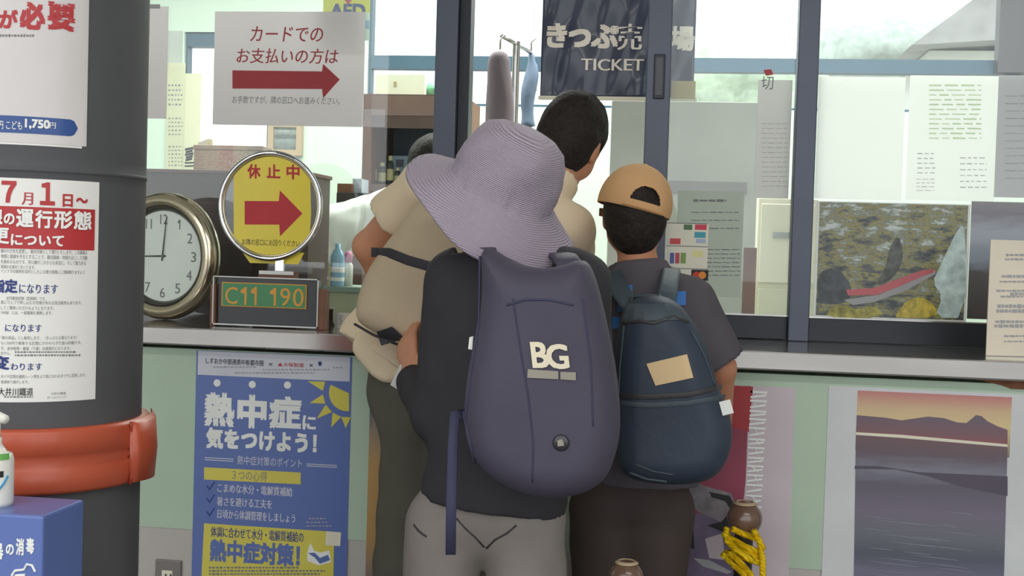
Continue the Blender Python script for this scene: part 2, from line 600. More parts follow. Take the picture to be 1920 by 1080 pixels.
def solid(name, f, lo, hi, h, mat, parent=None):
    lo, hi = np.array(lo, dtype=np.float32), np.array(hi, dtype=np.float32)
    B = 12
    nb = np.ceil((hi-lo)/h/B).astype(int)+1
    N = nb*B
    D = np.ones(N, dtype=np.float32)
    ax = np.arange(B, dtype=np.float32)
    off = np.stack(np.meshgrid(ax, ax, ax, indexing='ij'), -1).reshape(-1, 3)*h
    bi = np.stack(np.meshgrid(*[np.arange(n) for n in nb], indexing='ij'), -1).reshape(-1, 3)
    cen = lo+(bi*B+(B-1)/2).astype(np.float32)*h
    dc = f(cen)
    act = np.abs(dc) < h*B*.9+.03
    for b, d in zip(bi[~act], dc[~act]):
        if d < 0:
            D[b[0]*B:b[0]*B+B, b[1]*B:b[1]*B+B, b[2]*B:b[2]*B+B] = -1
    ab = bi[act]
    CH = 150
    for i in range(0, len(ab), CH):
        bb = ab[i:i+CH]
        p = (lo+(bb*B).astype(np.float32)*h)[:, None, :]+off[None]
        d = f(p.reshape(-1, 3)).reshape(len(bb), B, B, B)
        for b, dd in zip(bb, d):
            D[b[0]*B:b[0]*B+B, b[1]*B:b[1]*B+B, b[2]*B:b[2]*B+B] = dd
    D[0] = D[-1] = 1
    D[:, 0] = D[:, -1] = 1
    D[:, :, 0] = D[:, :, -1] = 1
    ins = D < 0
    c8 = np.zeros(N-1, dtype=np.int8)
    for dx in (0, 1):
        for dy in (0, 1):
            for dz in (0, 1):
                c8 += ins[dx:N[0]-1+dx, dy:N[1]-1+dy, dz:N[2]-1+dz]
    cells = np.argwhere((c8 > 0) & (c8 < 8))
    idx = -np.ones(N-1, dtype=np.int32)
    idx[tuple(cells.T)] = np.arange(len(cells))
    acc = np.zeros((len(cells), 3), dtype=np.float64)
    cnt = np.zeros(len(cells))
    cor = [(a, b, c) for a in (0, 1) for b in (0, 1) for c in (0, 1)]
    val = {c: D[cells[:, 0]+c[0], cells[:, 1]+c[1], cells[:, 2]+c[2]] for c in cor}
    for c in cor:
        for a in range(3):
            if c[a] == 0:
                e = list(c)
                e[a] = 1
                e = tuple(e)
                v0, v1 = val[c], val[e]
                x = (v0 < 0) != (v1 < 0)
                t = np.where(x, v0/(v0-v1+1e-12), 0)
                pt = np.zeros((len(cells), 3))
                pt[:] = c
                pt[:, a] += t
                acc[x] += pt[x]
                cnt[x] += 1
    pos = lo+(cells+acc/cnt[:, None])*h
    faces = []
    for a in range(3):
        s0 = [slice(None)]*3
        s1 = [slice(None)]*3
        s0[a], s1[a] = slice(0, -1), slice(1, None)
        x = np.argwhere(ins[tuple(s0)] != ins[tuple(s1)])
        b, c = (a+1) % 3, (a+2) % 3
        x = x[(x[:, b] > 0) & (x[:, c] > 0) & (x[:, b] < N[b]-1) & (x[:, c] < N[c]-1)]
        q = []
        for db, dc_ in ((-1, -1), (0, -1), (0, 0), (-1, 0)):
            y = x.copy()
            y[:, b] += db
            y[:, c] += dc_
            q.append(idx[tuple(y.T)])
        q = np.stack(q, 1)
        first = ins[tuple(x.T)]
        q[~first] = q[~first][:, ::-1]
        faces.append(q)
    faces = np.concatenate(faces)
    faces = faces[(faces >= 0).all(1)]
    me = bpy.data.meshes.new(name)
    me.vertices.add(len(pos))
    me.vertices.foreach_set('co', pos.astype(np.float32).ravel())
    me.loops.add(len(faces)*4)
    me.loops.foreach_set('vertex_index', faces.astype(np.int32).ravel())
    me.polygons.add(len(faces))
    me.polygons.foreach_set('loop_start', np.arange(len(faces), dtype=np.int32)*4)
    me.polygons.foreach_set('use_smooth', np.ones(len(faces), dtype=bool))
    me.update(calc_edges=True)
    me.materials.append(MT[mat] if isinstance(mat, str) else mat)
    o = bpy.data.objects.new(name, me)
    COL.objects.link(o)
    if parent:
        o.parent = parent
        o.matrix_parent_inverse = Matrix.Translation(-parent.location) if parent.type == 'EMPTY' else Matrix.Identity(4)
    return o


def folds(amp, sc, seed=0, dirs=4, axis=(0, 0, 1), stretch=1.):
    rnd = random.Random(seed)
    ws = []
    for i in range(dirs):
        v = np.array([rnd.gauss(0, 1), rnd.gauss(0, 1), rnd.gauss(0, 1)*stretch], dtype=np.float32)
        v /= np.linalg.norm(v)
        ws.append((v*sc*rnd.uniform(.6, 1.5), rnd.uniform(0, 6.3), v[[1, 2, 0]]*sc*.45, rnd.uniform(0, 6.3)))

    def nz(p):
        d = 0
        for a, ph, b, ph2 in ws:
            d = d+np.sin(p@a+ph+1.7*np.sin(p@b+ph2))
        return (d*amp/len(ws)).astype(np.float32)
    return nz


def poly_sdf(pts, frame, half, rnd, lean=0., noise=None, dome=0.):
    """solid from an outline in the xz plane (list of world (x,z)), centred at y=frame, half thickness, rounded"""
    pts = [np.array(p, dtype=np.float32) for p in pts]
    cz = sum(p[1] for p in pts)/len(pts)

    def ev(p):
        x = p[:, [0, 2]]
        d = ((x-pts[0])**2).sum(1)
        sg = np.ones(len(p), dtype=np.float32)
        j = len(pts)-1
        for i in range(len(pts)):
            e = pts[j]-pts[i]
            ww = x-pts[i]
            t = np.clip(ww@e/float(e@e), 0, 1)
            b = ww-t[:, None]*e
            d = np.minimum(d, (b*b).sum(1))
            c1 = x[:, 1] >= pts[i][1]
            c2 = x[:, 1] < pts[j][1]
            c3 = e[0]*ww[:, 1] > e[1]*ww[:, 0]
            fl = (c1 & c2 & c3) | (~c1 & ~c2 & ~c3)
            sg = np.where(fl, -sg, sg)
            j = i
        d2 = np.sqrt(d)*sg
        dz = np.abs(p[:, 1]-(frame+lean*(p[:, 2]-cz)))-half
        a, b = d2+rnd, dz+rnd
        r = np.sqrt(np.maximum(a, 0)**2+np.maximum(b, 0)**2)+np.minimum(np.maximum(a, b), 0)-rnd
        if noise is not None:
            r = r+noise(p)
        return r
    return ev


def smooth_poly(pts, it=2):
    for _ in range(it):
        q = []
        for i in range(len(pts)):
            a, b = np.array(pts[i], float), np.array(pts[(i+1) % len(pts)], float)
            q += [tuple(a*.75+b*.25), tuple(a*.25+b*.75)]
        pts = q
    return pts


def bounds(pts, pad):
    a = np.array([tuple(p) for p in pts])
    return a.min(0)-pad, a.max(0)+pad

# ================================================================== THE SETTING
GY = .40            # the plane of the ticket window glass
BY = 3.0            # the back wall of the booth
struct(MB().box((-5, -5.0, -.1), (4.5, 0, 0)).build('floor', 'floor'))
struct(MB().box((-3.6, .0, -.1), (3.4, BY, 0)).build('floor_booth', 'floor'))
struct(MB().box((-40, -60, -.3), (40, 60, -.11)).build('ground', 'asphalt'))
struct(MB().box((-5, -5.0, 3.1), (4.5, .36, 3.2)).build('ceiling', 'ceil'))
struct(MB().box((-3.6, .44, 2.93), (3.4, BY+.1, 3.03)).build('ceiling_booth', 'ceil'))
struct(MB().box((-3.7, .44, 0), (-3.6, BY+.1, 2.95)).build('wall_left', 'wallm'))
struct(MB().box((3.4, .44, 0), (3.5, BY+.1, 2.95)).build('wall_right', 'wallw'))
struct(MB().box((-5, GY-.04, 2.55), (4.5, GY+.04, 3.1)).build('wall_front', 'wallw'))

struct(MB().box((-5.1, -5.0, 0), (-5, .44, 3.1)).build('added_wall_west', 'wallw'))  # added out of view to stop sky light entering from the left
struct(MB().box((4.5, -5.0, 0), (4.6, .44, 3.1)).build('added_wall_east', 'wallw'))  # unseen too, added to keep side light off the pillar's right edge

# --- back wall of the booth, with its windows
wl = P(343, 200, BY).x          # left opening
wr = P(503, 200, BY).x
ww0 = P(690, 100, BY).x         # wide opening to the right
ww1 = 3.2
zt = 2.9
zs = P(420, 287, BY).z
zsill = P(1330, 205, BY).z
zlint = P(400, 60, BY).z
mb = MB()
mb.box((-3.6, BY, 0), (wl, BY+.1, zt))
mb.box((wl, BY, 0), (wr, BY+.1, zs))
mb.box((wl, BY, zlint), (wr, BY+.1, zt))
mb.box((wr, BY, 0), (ww0, BY+.1, zt))
mb.box((ww0, BY, 0), (ww1, BY+.1, zsill))
mb.box((ww1, BY, 0), (3.4, BY+.1, zt))
struct(mb.build('wall_back', 'wallm'))


def window(nm, x0, x1, z0, z1, y, tw=.05, posts=(), rails=()):
    e = bpy.data.objects.new(nm, None)
    e.location = ((x0+x1)/2, y, z0)
    COL.objects.link(e)
    struct(e)
    m = MB()
    m.box((x0, y-.03, z0), (x0+tw, y+.03, z1)).box((x1-tw, y-.03, z0), (x1, y+.03, z1))
    m.box((x0+tw, y-.03, z0), (x1-tw, y+.03, z0+tw)).box((x0+tw, y-.03, z1-tw), (x1-tw, y+.03, z1))
    for p in posts:
        m.box((p-.035, y-.03, z0+tw), (p+.035, y+.03, z1-tw))
    for a, b in rails:
        m.box((x0+tw, y-.035, a), (x1-tw, y+.035, b))
    m.build('window_frame', 'bluebar', e)
    MB().box((x0+tw, y-.003, z0+tw), (x1-tw, y+.003, z1-tw)).build('window_pane', 'glass', e)


za, zb = P(750, 128, BY).z, P(750, 103, BY).z
window('window_4', wl, wr, zs, zlint, BY+.05, .012, (), ((P(370, 86, BY).z, P(370, 62, BY).z),))
window('window_5', ww0, ww1, zsill, zt, BY+.05, .014, (P(1225, 100, BY).x, P(1905, 50, BY).x), ((za, zb),))

struct(MB().box((P(1868, 60, BY).x, BY-.06, za), (P(1930, 60, BY).x, BY+.02, 2.93)).build('trim_4', M('dark_grey_post', (84, 80, 86), .5)))

# --- the ticket window itself: three openings in dark aluminium
def post(nm, pa, pb, y0, y1, mat, zbot=1.0, ztop=2.56):
    return struct(MB().box((pa, y0, zbot), (pb, y1, ztop)).build(nm, mat, bevel=.003))


x1a = P(820.5, 150, GY).x
x1b = P(861, 150, GY).x
x1c = P(884, 150, GY+.02).x
post('trim_1', x1a, x1b, GY-.045, GY+.03, 'frame')
post('trim_2', x1b, x1c, GY-.02, GY+.05, 'framed')
x2a, x2b = P(1209, 250, GY).x, P(1254, 250, GY).x
x3a, x3b = P(1489, 250, GY).x, P(1528, 250, GY).x
zr0, zr1 = 1.0, P(1430, 592, GY).z
xr = 2.6


def glazed(nm, x0, x1, z0, z1, y, rail=None):
    e = bpy.data.objects.new(nm, None)
    e.location = ((x0+x1)/2, y, z0)
    COL.objects.link(e)
    struct(e)
    if rail:
        MB().box((x0, y-.025, z0), (x1, y+.025, rail)).build('bottom_rail', rail_m, e, bevel=.002)
        MB().box((x0, y-.027, rail), (x1, y+.012, rail+.004)).build('rail_edge', 'steel', e)
    MB().box((x0, y-.003, (rail or z0)), (x1, y+.003, z1)).build('window_pane', 'glass', e)


rail_m = 'framed'
glazed('window_1', -3.6, x1a, 1.001, 2.55, GY)
glazed('window_2', x2b, x3a, 1.001, 2.55, GY+.015, zr1)
glazed('window_3', x3b, xr, 1.001, 2.55, GY, P(1680, 601, GY).z)
# the middle light stands open: its pane is slid back behind window_2
#glazed('window_6', x1c, x2a, P(1050, 600, GY).z+.3, 2.55, GY+.03)
st = thing('sliding_stile', 'dark grey aluminium stile between the ticket sign and the boy in the tan cap', 'window stile', ((x2a+x2b)/2, GY, 1.0))
MB().box((x2a, GY-.03, 1.0), (x2b, GY+.03, 2.55)).build('stile_bar', 'frame', st, bevel=.003)
a0, a1, b0, b1 = zx((1226, 105, 1247, 188), GY)
MB().box((a0, GY-.036, b0), (a1, GY-.03, b1)).build('finger_pull', 'framed', st, bevel=.002)
MB().box((a0+.006, GY-.038, b0+.01), (a1-.006, GY-.0362, b1-.01)).build('pull_recess', 'black', st)
post('trim_3', x3a, x3b, GY-.04, GY+.03, 'frame')

# --- the counter under it
ct = thing('ticket_counter', 'pale green painted counter front with grey white lower boards', 'counter', (0, .2, 0))
zk = P(300, 985, 0).z
zk2 = .94
MB().box((-3.6, 0, zk), (2.9, .05, zk2)).build('green_panel', 'mint', ct)
MB().box((-3.6, .004, 0), (2.9, .05, zk-.006)).build('kick_board', 'kick', ct)
MB().box((-3.6, .001, zk-.006), (2.9, .012, zk)).build('cover_strip', 'mint', ct)
d0, d1, e0, e1 = zx((1830, 713, 1920, 727), 0)
MB().prism([(d0, e1), (d1+.1, e1), (d1+.1, e0), (d1-.03, e0-.002), (d0+.06, e0+.006)], -.002, 0).build('rust_stain', 'dirt', ct)
wt = thing('counter_top', 'long stainless steel counter top under the ticket windows', 'counter top', (0, .4, .93))
zl = P(960, 674, -.05).z
MB().box((-3.55, -.05, zl), (2.9, 1.0, 1.0)).build('steel_slab', 'steel', wt, bevel=.004)
MB().box((-3.6, .95, 0), (2.9, .99, zl)).build('inner_panel', 'wallm', wt)

# --- outside, seen through the back windows
def bush(nm, c, r, seed, label, mat='leaf'):
    f = field([ell(c, r, k=.2), ell((c[0]+r[0]*.6, c[1], c[2]-.2), (r[0]*.7, r[1]*.8, r[2]*.8), k=.2), ell((c[0]-r[0]*.6, c[1], c[2]-.3), (r[0]*.7, r[1]*.8, r[2]*.7), k=.2),
               cone((c[0], c[1], -.1), (c[0], c[1], c[2]), .09, .06, .05)], folds(.16, 9, seed, 6))
    lo, hi = np.array(c)-np.array(r)*1.9, np.array(c)+np.array(r)*1.9
    lo[2] = -.15
    o = solid(nm, f, lo, hi, .07, mat)
    return tag(o, label, 'tree', 'garden trees outside')


bush('garden_tree', (P(1380, 110, 8).x, 8, P(1380, 165, 8).z), (.75, .5, .30), 3, 'pale green tree outside, seen right of the navy ticket sign')
bush('garden_tree', (P(1690, 55, 10).x, 10, P(1690, 92, 10).z), (.9, .5, .26), 5, 'pale green tree outside, seen above the blue grey window bar', 'leafd')
sh = thing('shed', 'pale grey roofed shed outside, seen through the top of the right window', 'shed', (P(1830, 60, 8).x, 8.4, -.11))
q0, q1 = P(1700, 45, 8), P(1960, -20, 8)
MB().box((q0.x+.2, 8.0, -.11), (q1.x+1.2, 9.2, P(1800, 95, 8).z)).build('shed_wall', 'wallw', sh)
MB().prism([(q0.x, P(1700, 95, 8).z), (q1.x+1.3, P(1960, 60, 8).z), (q1.x+1.3, q1.z), (q0.x+.55, P(1760, 0, 8).z)], 7.7, 9.4).build('shed_roof', 'roof', sh)

# ================================================================== THE PILLAR and what is taped on it
PY = -1.2
pc = P(62, 560, PY)
PR = .181
XM = pc.x


def pil(px, py, R=PR):
    d = ray(px, py)
    ox, oy = CAM.x-XM, CAM.y-PY
    A = d.x**2+d.y**2
    B = ox*d.x+oy*d.y
    C_ = ox*ox+oy*oy-R*R
    D_ = B*B-A*C_
    t = (-B-math.sqrt(max(D_, 0)))/A
    p = CAM+d*t
    return math.atan2(p.x-XM, -(p.y-PY)), p.z


def cyl(u, z, R):
    return (XM+R*math.sin(u), PY-R*math.cos(u), z)


pl = thing('round_pillar', 'thick dark grey round pillar with notices taped round it', 'pillar', (XM, PY, 0))
mb = MB()
zj = pil(100, 320)[1]
mb.lathe([(0, 0), (PR, 0), (PR, .004), (PR, zj-.02), (PR, zj-.004), (PR+.0015, zj-.002), (PR+.0015, zj+.002), (PR, zj+.004), (PR, zj+.02), (PR, 3.096), (PR, 3.1), (0, 3.1)], 96, Matrix.Translation((XM, PY, 0)))
mb.build('pillar_shaft', 'pillar', pl, smooth=False)
for p in pl.children[0].data.polygons:
    p.use_smooth = abs(p.normal.z) < .5
bt, bb = pil(100, 803)[1], pil(100, 925)[1]
R2 = PR+.016
prof = [(PR, bb), (R2-.004, bb), (R2, bb+.006), (R2+.001, bb+(bt-bb)*.40), (R2-.003, bb+(bt-bb)*.43), (R2+.002, bb+(bt-bb)*.50), (R2-.003, bb+(bt-bb)*.57), (R2+.001, bb+(bt-bb)*.60), (R2, bt-.006), (R2-.004, bt), (PR, bt)]
band = thing('padded_band', 'orange vinyl padded band wrapped round the dark grey pillar', 'pillar pad', (XM, PY, bb))
o = MB().lathe(prof, 96, Matrix.Translation((XM, PY, 0)))
o.build('pad_sleeve', 'orange', band, smooth=True)
ua, ub = math.radians(80), math.radians(122)
mb = MB()
N = 14
for i in range(N+1):
    u = ua+(ub-ua)*i/N
    k = i/N
    r0 = R2+.001
    r1 = R2+.004+.011*math.sin(math.pi*min(1, k*1.0+.2))
    g = .006
    mb.v += [cyl(u, bb+.001-g*k, r0), cyl(u, bb+.004-g*k, r1), cyl(u, (bb+bt)/2, r1+.004), cyl(u, bt-.004+g*k, r1), cyl(u, bt-.001+g*k, r0)]
for i in range(N):
    for j in range(4):
        mb.f.append((i*5+j, i*5+j+1, (i+1)*5+j+1, (i+1)*5+j))
        mb.m.append(0)
mb.f += [(0, 1, 2, 3, 4), tuple(N*5+j for j in (4, 3, 2, 1, 0))]
mb.m += [0, 0]
mb.build('overlap_flap', 'orange', band, smooth=True)
mb = MB().tube([cyl(ua-.01+.05*math.sin(math.pi*i/8), bb+(bt-bb)*i/8, R2+.004) for i in range(9)], .003, 6)
mb.build('seam_ridge', 'orange_d', band, smooth=True)


def wrap(name, box, mat, parent, off, th=.0006, rnd=0, nseg=40):
    """rectangle in pixels bent round the pillar"""
    x0, y0, x1, y1 = box
    cy, cx = (y0+y1)/2, (max(x0, -60)+x1)/2
    u0, u1 = pil(x0, cy)[0], pil(x1, cy)[0]
    z1, z0 = pil(cx, y0)[1], pil(cx, y1)[1]
    mb = MB()
    for i in range(nseg+1):
        u = u0+(u1-u0)*i/nseg
        e = 0
        if rnd:
            h = (z1-z0)/2
            dist = (u1-u)*PR
            if dist < h:
                e = h-math.sqrt(max(h*h-(h-dist)**2, 0))
        e = min(e, (z1-z0)/2-.0002)
        mb.v += [cyl(u, z0+e, PR+off), cyl(u, z1-e, PR+off), cyl(u, z1-e, PR+off+th), cyl(u, z0+e, PR+off+th)]
    for i in range(nseg):
        for j in range(4):
            j2 = (j+1) % 4
            mb.f.append((i*4+j, i*4+j2, (i+1)*4+j2, (i+1)*4+j))
            mb.m.append(0)
    mb.f += [(3, 2, 1, 0), (nseg*4, nseg*4+1, nseg*4+2, nseg*4+3)]
    mb.m += [0, 0]
    return mb.build(name, mat, parent)


def wletters(body, box, mat, parent, bold=.02, name='lettering', off=.0022, shear=0):
    x0, y0, x1, y1 = box
    cy, cx = (y0+y1)/2, (x0+x1)/2
    u0, u1 = pil(x0, cy)[0], pil(x1, cy)[0]
    z1, z0 = pil(cx, y0)[1], pil(cx, y1)[1]
    v, f = text2d(body, bold)
    H = (z1-z0)/PR
    return MB().add([cyl(u0+(u1-u0)*p[0]+(p[1]-.5)*shear*H, z0+(z1-z0)*p[1], PR+off+p[2]) for p in v], f).build(name, mat, parent)


def wmarks(name, rows, mat, parent, off=.0022, dash=(5, 1.5), seed=1):
    rnd = random.Random(seed)
    for x0, x1, y, h in rows:
        mb = MB()
        x = x0
        while x < x1:
            wd = dash[0]*rnd.uniform(.5, 1.1)
            a, z = pil(x, y)
            b, _ = pil(min(x+wd, x1), y)
            hh = h/1150*rnd.uniform(.6, 1)/2
            mb.add([cyl(a, z-hh, PR+off), cyl(b, z-hh, PR+off), cyl(b, z+hh, PR+off), cyl(a, z+hh, PR+off)], [(0, 1, 2, 3)])
            x += wd+dash[1]
        mb.build(name, mat, parent)


n1 = wrap('notice_sheet', (-110, -30, 164, 268), 'film', None, .0012)
tag(n1, 'glossy sleeved notice with red characters and blue price pill, highest on the pillar', 'notice')
wrap('under_sheet', (-110, -20, 156, 272), 'white', n1, .0002)
wletters('が', (-2, 18, 34, 54), 'red', n1, .05)
wletters('必', (37, 4, 85, 56), 'red', n1, .06)
wletters('要', (89, 5, 140, 58), 'red', n1, .06)
wmarks('small_print', [(0, 64, 67, 5)], 'greyink', n1)
wrap('price_pill', (-110, 218, 145, 250), 'bluep', n1, .0019, .0002, rnd=1)
wletters('円 こども', (-2, 227, 42, 243), 'wprint', n1, .02, off=.0028)
wletters('1,750', (47, 224, 93, 243), 'wprint', n1, .05, off=.0028)
wletters('円', (93, 230, 104, 241), 'wprint', n1, .02, off=.0028)

n2 = wrap('notice_sheet', (-110, 335, 182, 754), 'white', None, .0002)
tag(n2, 'white notice with red heading band and blue subheadings, taped above the orange band', 'notice')
for s_, b_, bo in [('７', (3, 339, 31, 380), .05), ('月', (41, 361, 62, 384), .03), ('１', (75, 342, 103, 385), .05), ('日', (117, 364, 136, 388), .04), ('～', (142, 371, 164, 381), .04)]:
    wletters(s_, b_, 'red', n2, bo, off=.0014)
wrap('heading_band', (-110, 388, 177, 467), 'red', n2, .0009, .0003)
for s_, b_, bo in [('線', (-26, 389, 6, 422), .04), ('の', (8, 400, 28, 421), .04), ('運', (31, 392, 63, 426), .04), ('行', (66, 394, 98, 428), .04), ('形', (101, 395, 135, 429), .04), ('態', (137, 396, 170, 431), .035),
                   ('更', (-14, 427, 18, 457), .04), ('について', (21, 440, 119, 461), .04)]:
    wletters(s_, b_, 'wprint', n2, bo, off=.0026)
for i, (b_, s_) in enumerate([((2, 468, 163, 476), '線の行き先を変更し、観光列車として運行いたします。この路線は'), ((2, 478, 163, 486), '地域と路線を守るとすることで、観光路線・地域の足として活動'),
                              ((2, 488, 160, 496), 'を高めるものです。井川線がこれからも安全に、そして魅力ある'), ((2, 497, 66, 504), '取組みを進めてまいります。'), ((2, 506, 158, 513), 'インフラの維持を目的としたこの度の措置にご理解賜りますよう')]):
    wletters(s_, b_, 'greyink', n2, 0, off=.0014, name='body_text')
wletters('指定', (-14, 523, 33, 549), 'navyp', n2, .05, off=.0014)
wletters('になります', (36, 533, 108, 550), 'navyp', n2, .03, off=.0014)
for b_, s_ in [((12, 556, 86, 563), '全列車指定制（定員制）です。'), ((2, 564, 153, 571), '前にウェブで申し込むか空席があれば当日販売もあります。'), ((2, 574, 101, 581), 'してご乗車いただけるようになります。'), ((2, 583, 98, 590), '（WEB）とは、一部業務を連携します。')]:
    wletters(s_, b_, 'greyink', n2, 0, off=.0014, name='body_text')
wletters('になります', (10, 608, 78, 622), 'navyp', n2, .03, off=.0014)
for b_, s_ in [((2, 630, 143, 637), '「旅の商品」とし販売します。（きっぷとは異なります）'), ((2, 640, 152, 647), 'も1,750円で乗車する区間にかかわらず代金は同額です。'), ((2, 650, 132, 657), 'ず、途中駅等・観客（下車）は適用外になります。'), ((2, 659, 20, 665), 'ません。')]:
    wletters(s_, b_, 'greyink', n2, 0, off=.0014, name='body_text')
wmarks('small_print', [(28, 142, 660, 3.5), (28, 150, 666, 3.5), (8, 62, 744, 3)], 'greyink', n2, off=.0014)
wletters('変', (-14, 667, 18, 693), 'navyp', n2, .05, off=.0014)
wletters('わります', (20, 681, 79, 694), 'navyp', n2, .03, off=.0014)
for b_, s_ in [((2, 702, 160, 709), 'ダイヤ区間の連続シーン等をより気になれるダイヤに変更します。'), ((2, 713, 54, 719), '普通車で運行します。')]:
    wletters(s_, b_, 'greyink', n2, 0, off=.0014, name='body_text')
wletters('大井川鐵道', (-3, 727, 62, 742), 'ink', n2, .02, off=.0014)
wletters('大井川鐵道', (95, 735, 123, 740), 'greyink', n2, 0, off=.0014)
wletters('ホームページ', (88, 742, 123, 747), 'greyink', n2, 0, off=.0014)

# --- sanitizer stand at the lower left, nearer than the pillar
SY = -1.55
sb = thing('sanitizer_stand', 'blue sanitizer stand with white lettering in front of the pillar base', 'stand', (P(10, 960, SY).x, SY+.1, 0))
a0, a1, b0, b1 = zx((-110, 962, 80, 1080), SY)
MB().box((a0, SY, 0), (a1, SY+.12, b1)).build('stand_box', 'posterblue', sb, bevel=.004)
for s_, b_ in [('器', (-22, 1018, 8, 1048)), ('の', (11, 1020, 27, 1040)), ('消', (30, 1009, 46, 1041)), ('毒', (49, 1008, 65, 1038))]:
    letters(s_, b_, SY, 'wprint', sb, .04, 'lettering')
mb = MB()
for pts in ([(22, 1079), (28, 1070), (45, 1068), (50, 1058), (60, 1060), (66, 1072)], [(20, 1090), (30, 1079), (47, 1078)]):
    q = [P(a, b, SY-.001) for a, b in pts]
    mb.tube(q, .0018, 6)
mb.build('hand_pictogram', 'wprint', sb)
bo = thing('sanitizer_bottle', 'white pump bottle of sanitizer with a green label on the blue stand', 'bottle', (P(-8, 960, SY).x, SY+.05, b1))
a0, a1, c0, c1 = zx((-38, 846, 22, 962), SY+.05)
rb = (a1-a0)/2
cx_ = (a0+a1)/2
mb = MB().lathe([(0, b1), (rb*.96, b1), (rb, b1+.006), (rb, c1-.012), (rb*.9, c1-.003), (rb*.6, c1), (rb*.3, c1+.012), (rb*.3, c1+.02), (0, c1+.02)], 40, Matrix.Translation((cx_, SY+.05, 0)))
mb.build('bottle_body', 'wcer', bo, smooth=True)
zA = P(10, 870, SY).z
def bottle_ring(z0, z1, u0, u1, off, nm, mat):
    m = MB()
    for i in range(13):
        u = u0+(u1-u0)*i/12
        for z in (z0, z1):
            m.v.append((cx_+(rb+off)*math.sin(u), SY+.05-(rb+off)*math.cos(u), z))
    m.f = [(i*2, i*2+2, i*2+3, i*2+1) for i in range(12)]
    m.m = [0]*12
    return m.build(nm, mat, bo)
bottle_ring(P(10, 872, SY).z, P(10, 860, SY).z, -1.2, 1.3, .0006, 'green_label_stripe', M('label_green', (110, 180, 90), .5))
bottle_ring(P(10, 905, SY).z, P(10, 893, SY).z, -1.2, .95, .0006, 'label_print', 'ink')
mb = MB().tube([(cx_+(rb+.001)*math.sin(u), SY+.05-(rb+.001)*math.cos(u), P(10, 935, SY).z+.02*(u-.2)**2*1.2) for u in [.1+.1*i for i in range(12)]], .0018, 5)
mb.build('blue_swoosh', M('label_blue', (70, 150, 190), .5), bo)
MB().tube([(cx_, SY+.05, c1+.018), (cx_, SY+.05, c1+.05)], .006).build('pump_stem', 'wcer', bo, smooth=True)
MB().tube([(cx_-.006, SY+.05, c1+.055), (cx_+.03, SY+.02, c1+.052)], .007).build('pump_nozzle', 'wcer', bo, smooth=True)

# ================================================================== COUNTER FRONT: posters
FY = 0.0
hp = sheet('heatstroke_poster', (364, 663, 655, 1100), FY, 'posterblue', None, .0015)
tag(hp, 'blue heatstroke warning poster with big white characters on the green counter front', 'poster')
Fp = FY-.0015
sheet('header_strip', (371, 664, 656, 709), Fp, 'posterhd', hp, .0003)
letters('しずおか中部連携中枢都市圏', (384, 673, 496, 684), Fp-.0003, 'ink', hp, .02)
letters('×', (504, 680, 511, 686), Fp-.0003, 'ink', hp, 0)
letters('▲大塚製薬', (520, 680, 571, 688), Fp-.0003, 'red', hp, .02)
letters('×', (580, 682, 587, 688), Fp-.0003, 'ink', hp, 0)
poly('blue_mark', [(596, 680), (600, 677), (604, 680), (602, 686), (598, 686)], Fp-.0003, 'navyp', hp)
marks('small_print', [(400, 480, 688, 3), (492, 620, 693, 3), (440, 590, 699, 3), (624, 642, 689, 3)], Fp-.0003, 'paleink', hp)
for cx_d, cy_d in ((407, 718), (473, 721), (539, 722)):
    c = P(cx_d, cy_d, Fp)
    MB().lathe([(0, 0), (.0098, 0), (.0098, .0004), (0, .0004)], 24, Matrix.Translation((c.x, Fp, c.z)) @ Matrix.Rotation(math.radians(90), 4, 'X')).build('white_dot', 'wprint', hp)
for s_, b_, bo_ in [('熱', (382, 736, 441, 800), .06), ('中', (444, 740, 501, 803), .07), ('症', (503, 743, 566, 805), .06), ('に', (567, 779, 593, 806), .05), ('気をつけよう！', (382, 806, 597, 846), .06)]:
    letters(s_, b_, Fp, 'wprint', hp, bo_)
letters('熱中症対策のポイント', (443, 857, 568, 874), Fp, 'posterhd', hp, .0)
for q in ([(384, 857), (438, 860), (438, 861.5), (384, 858.5)], [(384, 861), (438, 864), (438, 865.5), (384, 862.5)], [(575, 869), (632, 872), (632, 873.5), (575, 870.5)], [(575, 872.5), (632, 875.5), (632, 877), (575, 874)]):
    poly('rule_line', q, Fp, 'posterhd', hp)
poly('yellow_bar', [(383, 876), (564, 886), (564, 908), (383, 899)], Fp, 'posterye', hp)
letters('３つの心得', (434, 883, 502, 901), Fp-.0008, 'greyink', hp, .0)
for y, x1_, s_ in [(917, 551, 'こまめな水分・電解質補給'), (941, 512, '暑さを避ける工夫を'), (966, 556, '日頃から体調管理をしましょう')]:
    letters(s_, (405, y-7, x1_, y+10), Fp, 'posterhd', hp, .03)
    poly('tick_mark', [(388, y-8), (393, y-2), (402, y-15), (403, y-13), (393, y+3), (387, y-6)], Fp, 'navyp', hp)
marks('small_print', [(580, 612, 972, 3), (574, 616, 979, 3), (575, 622, 986, 3)], Fp, 'paleink', hp)
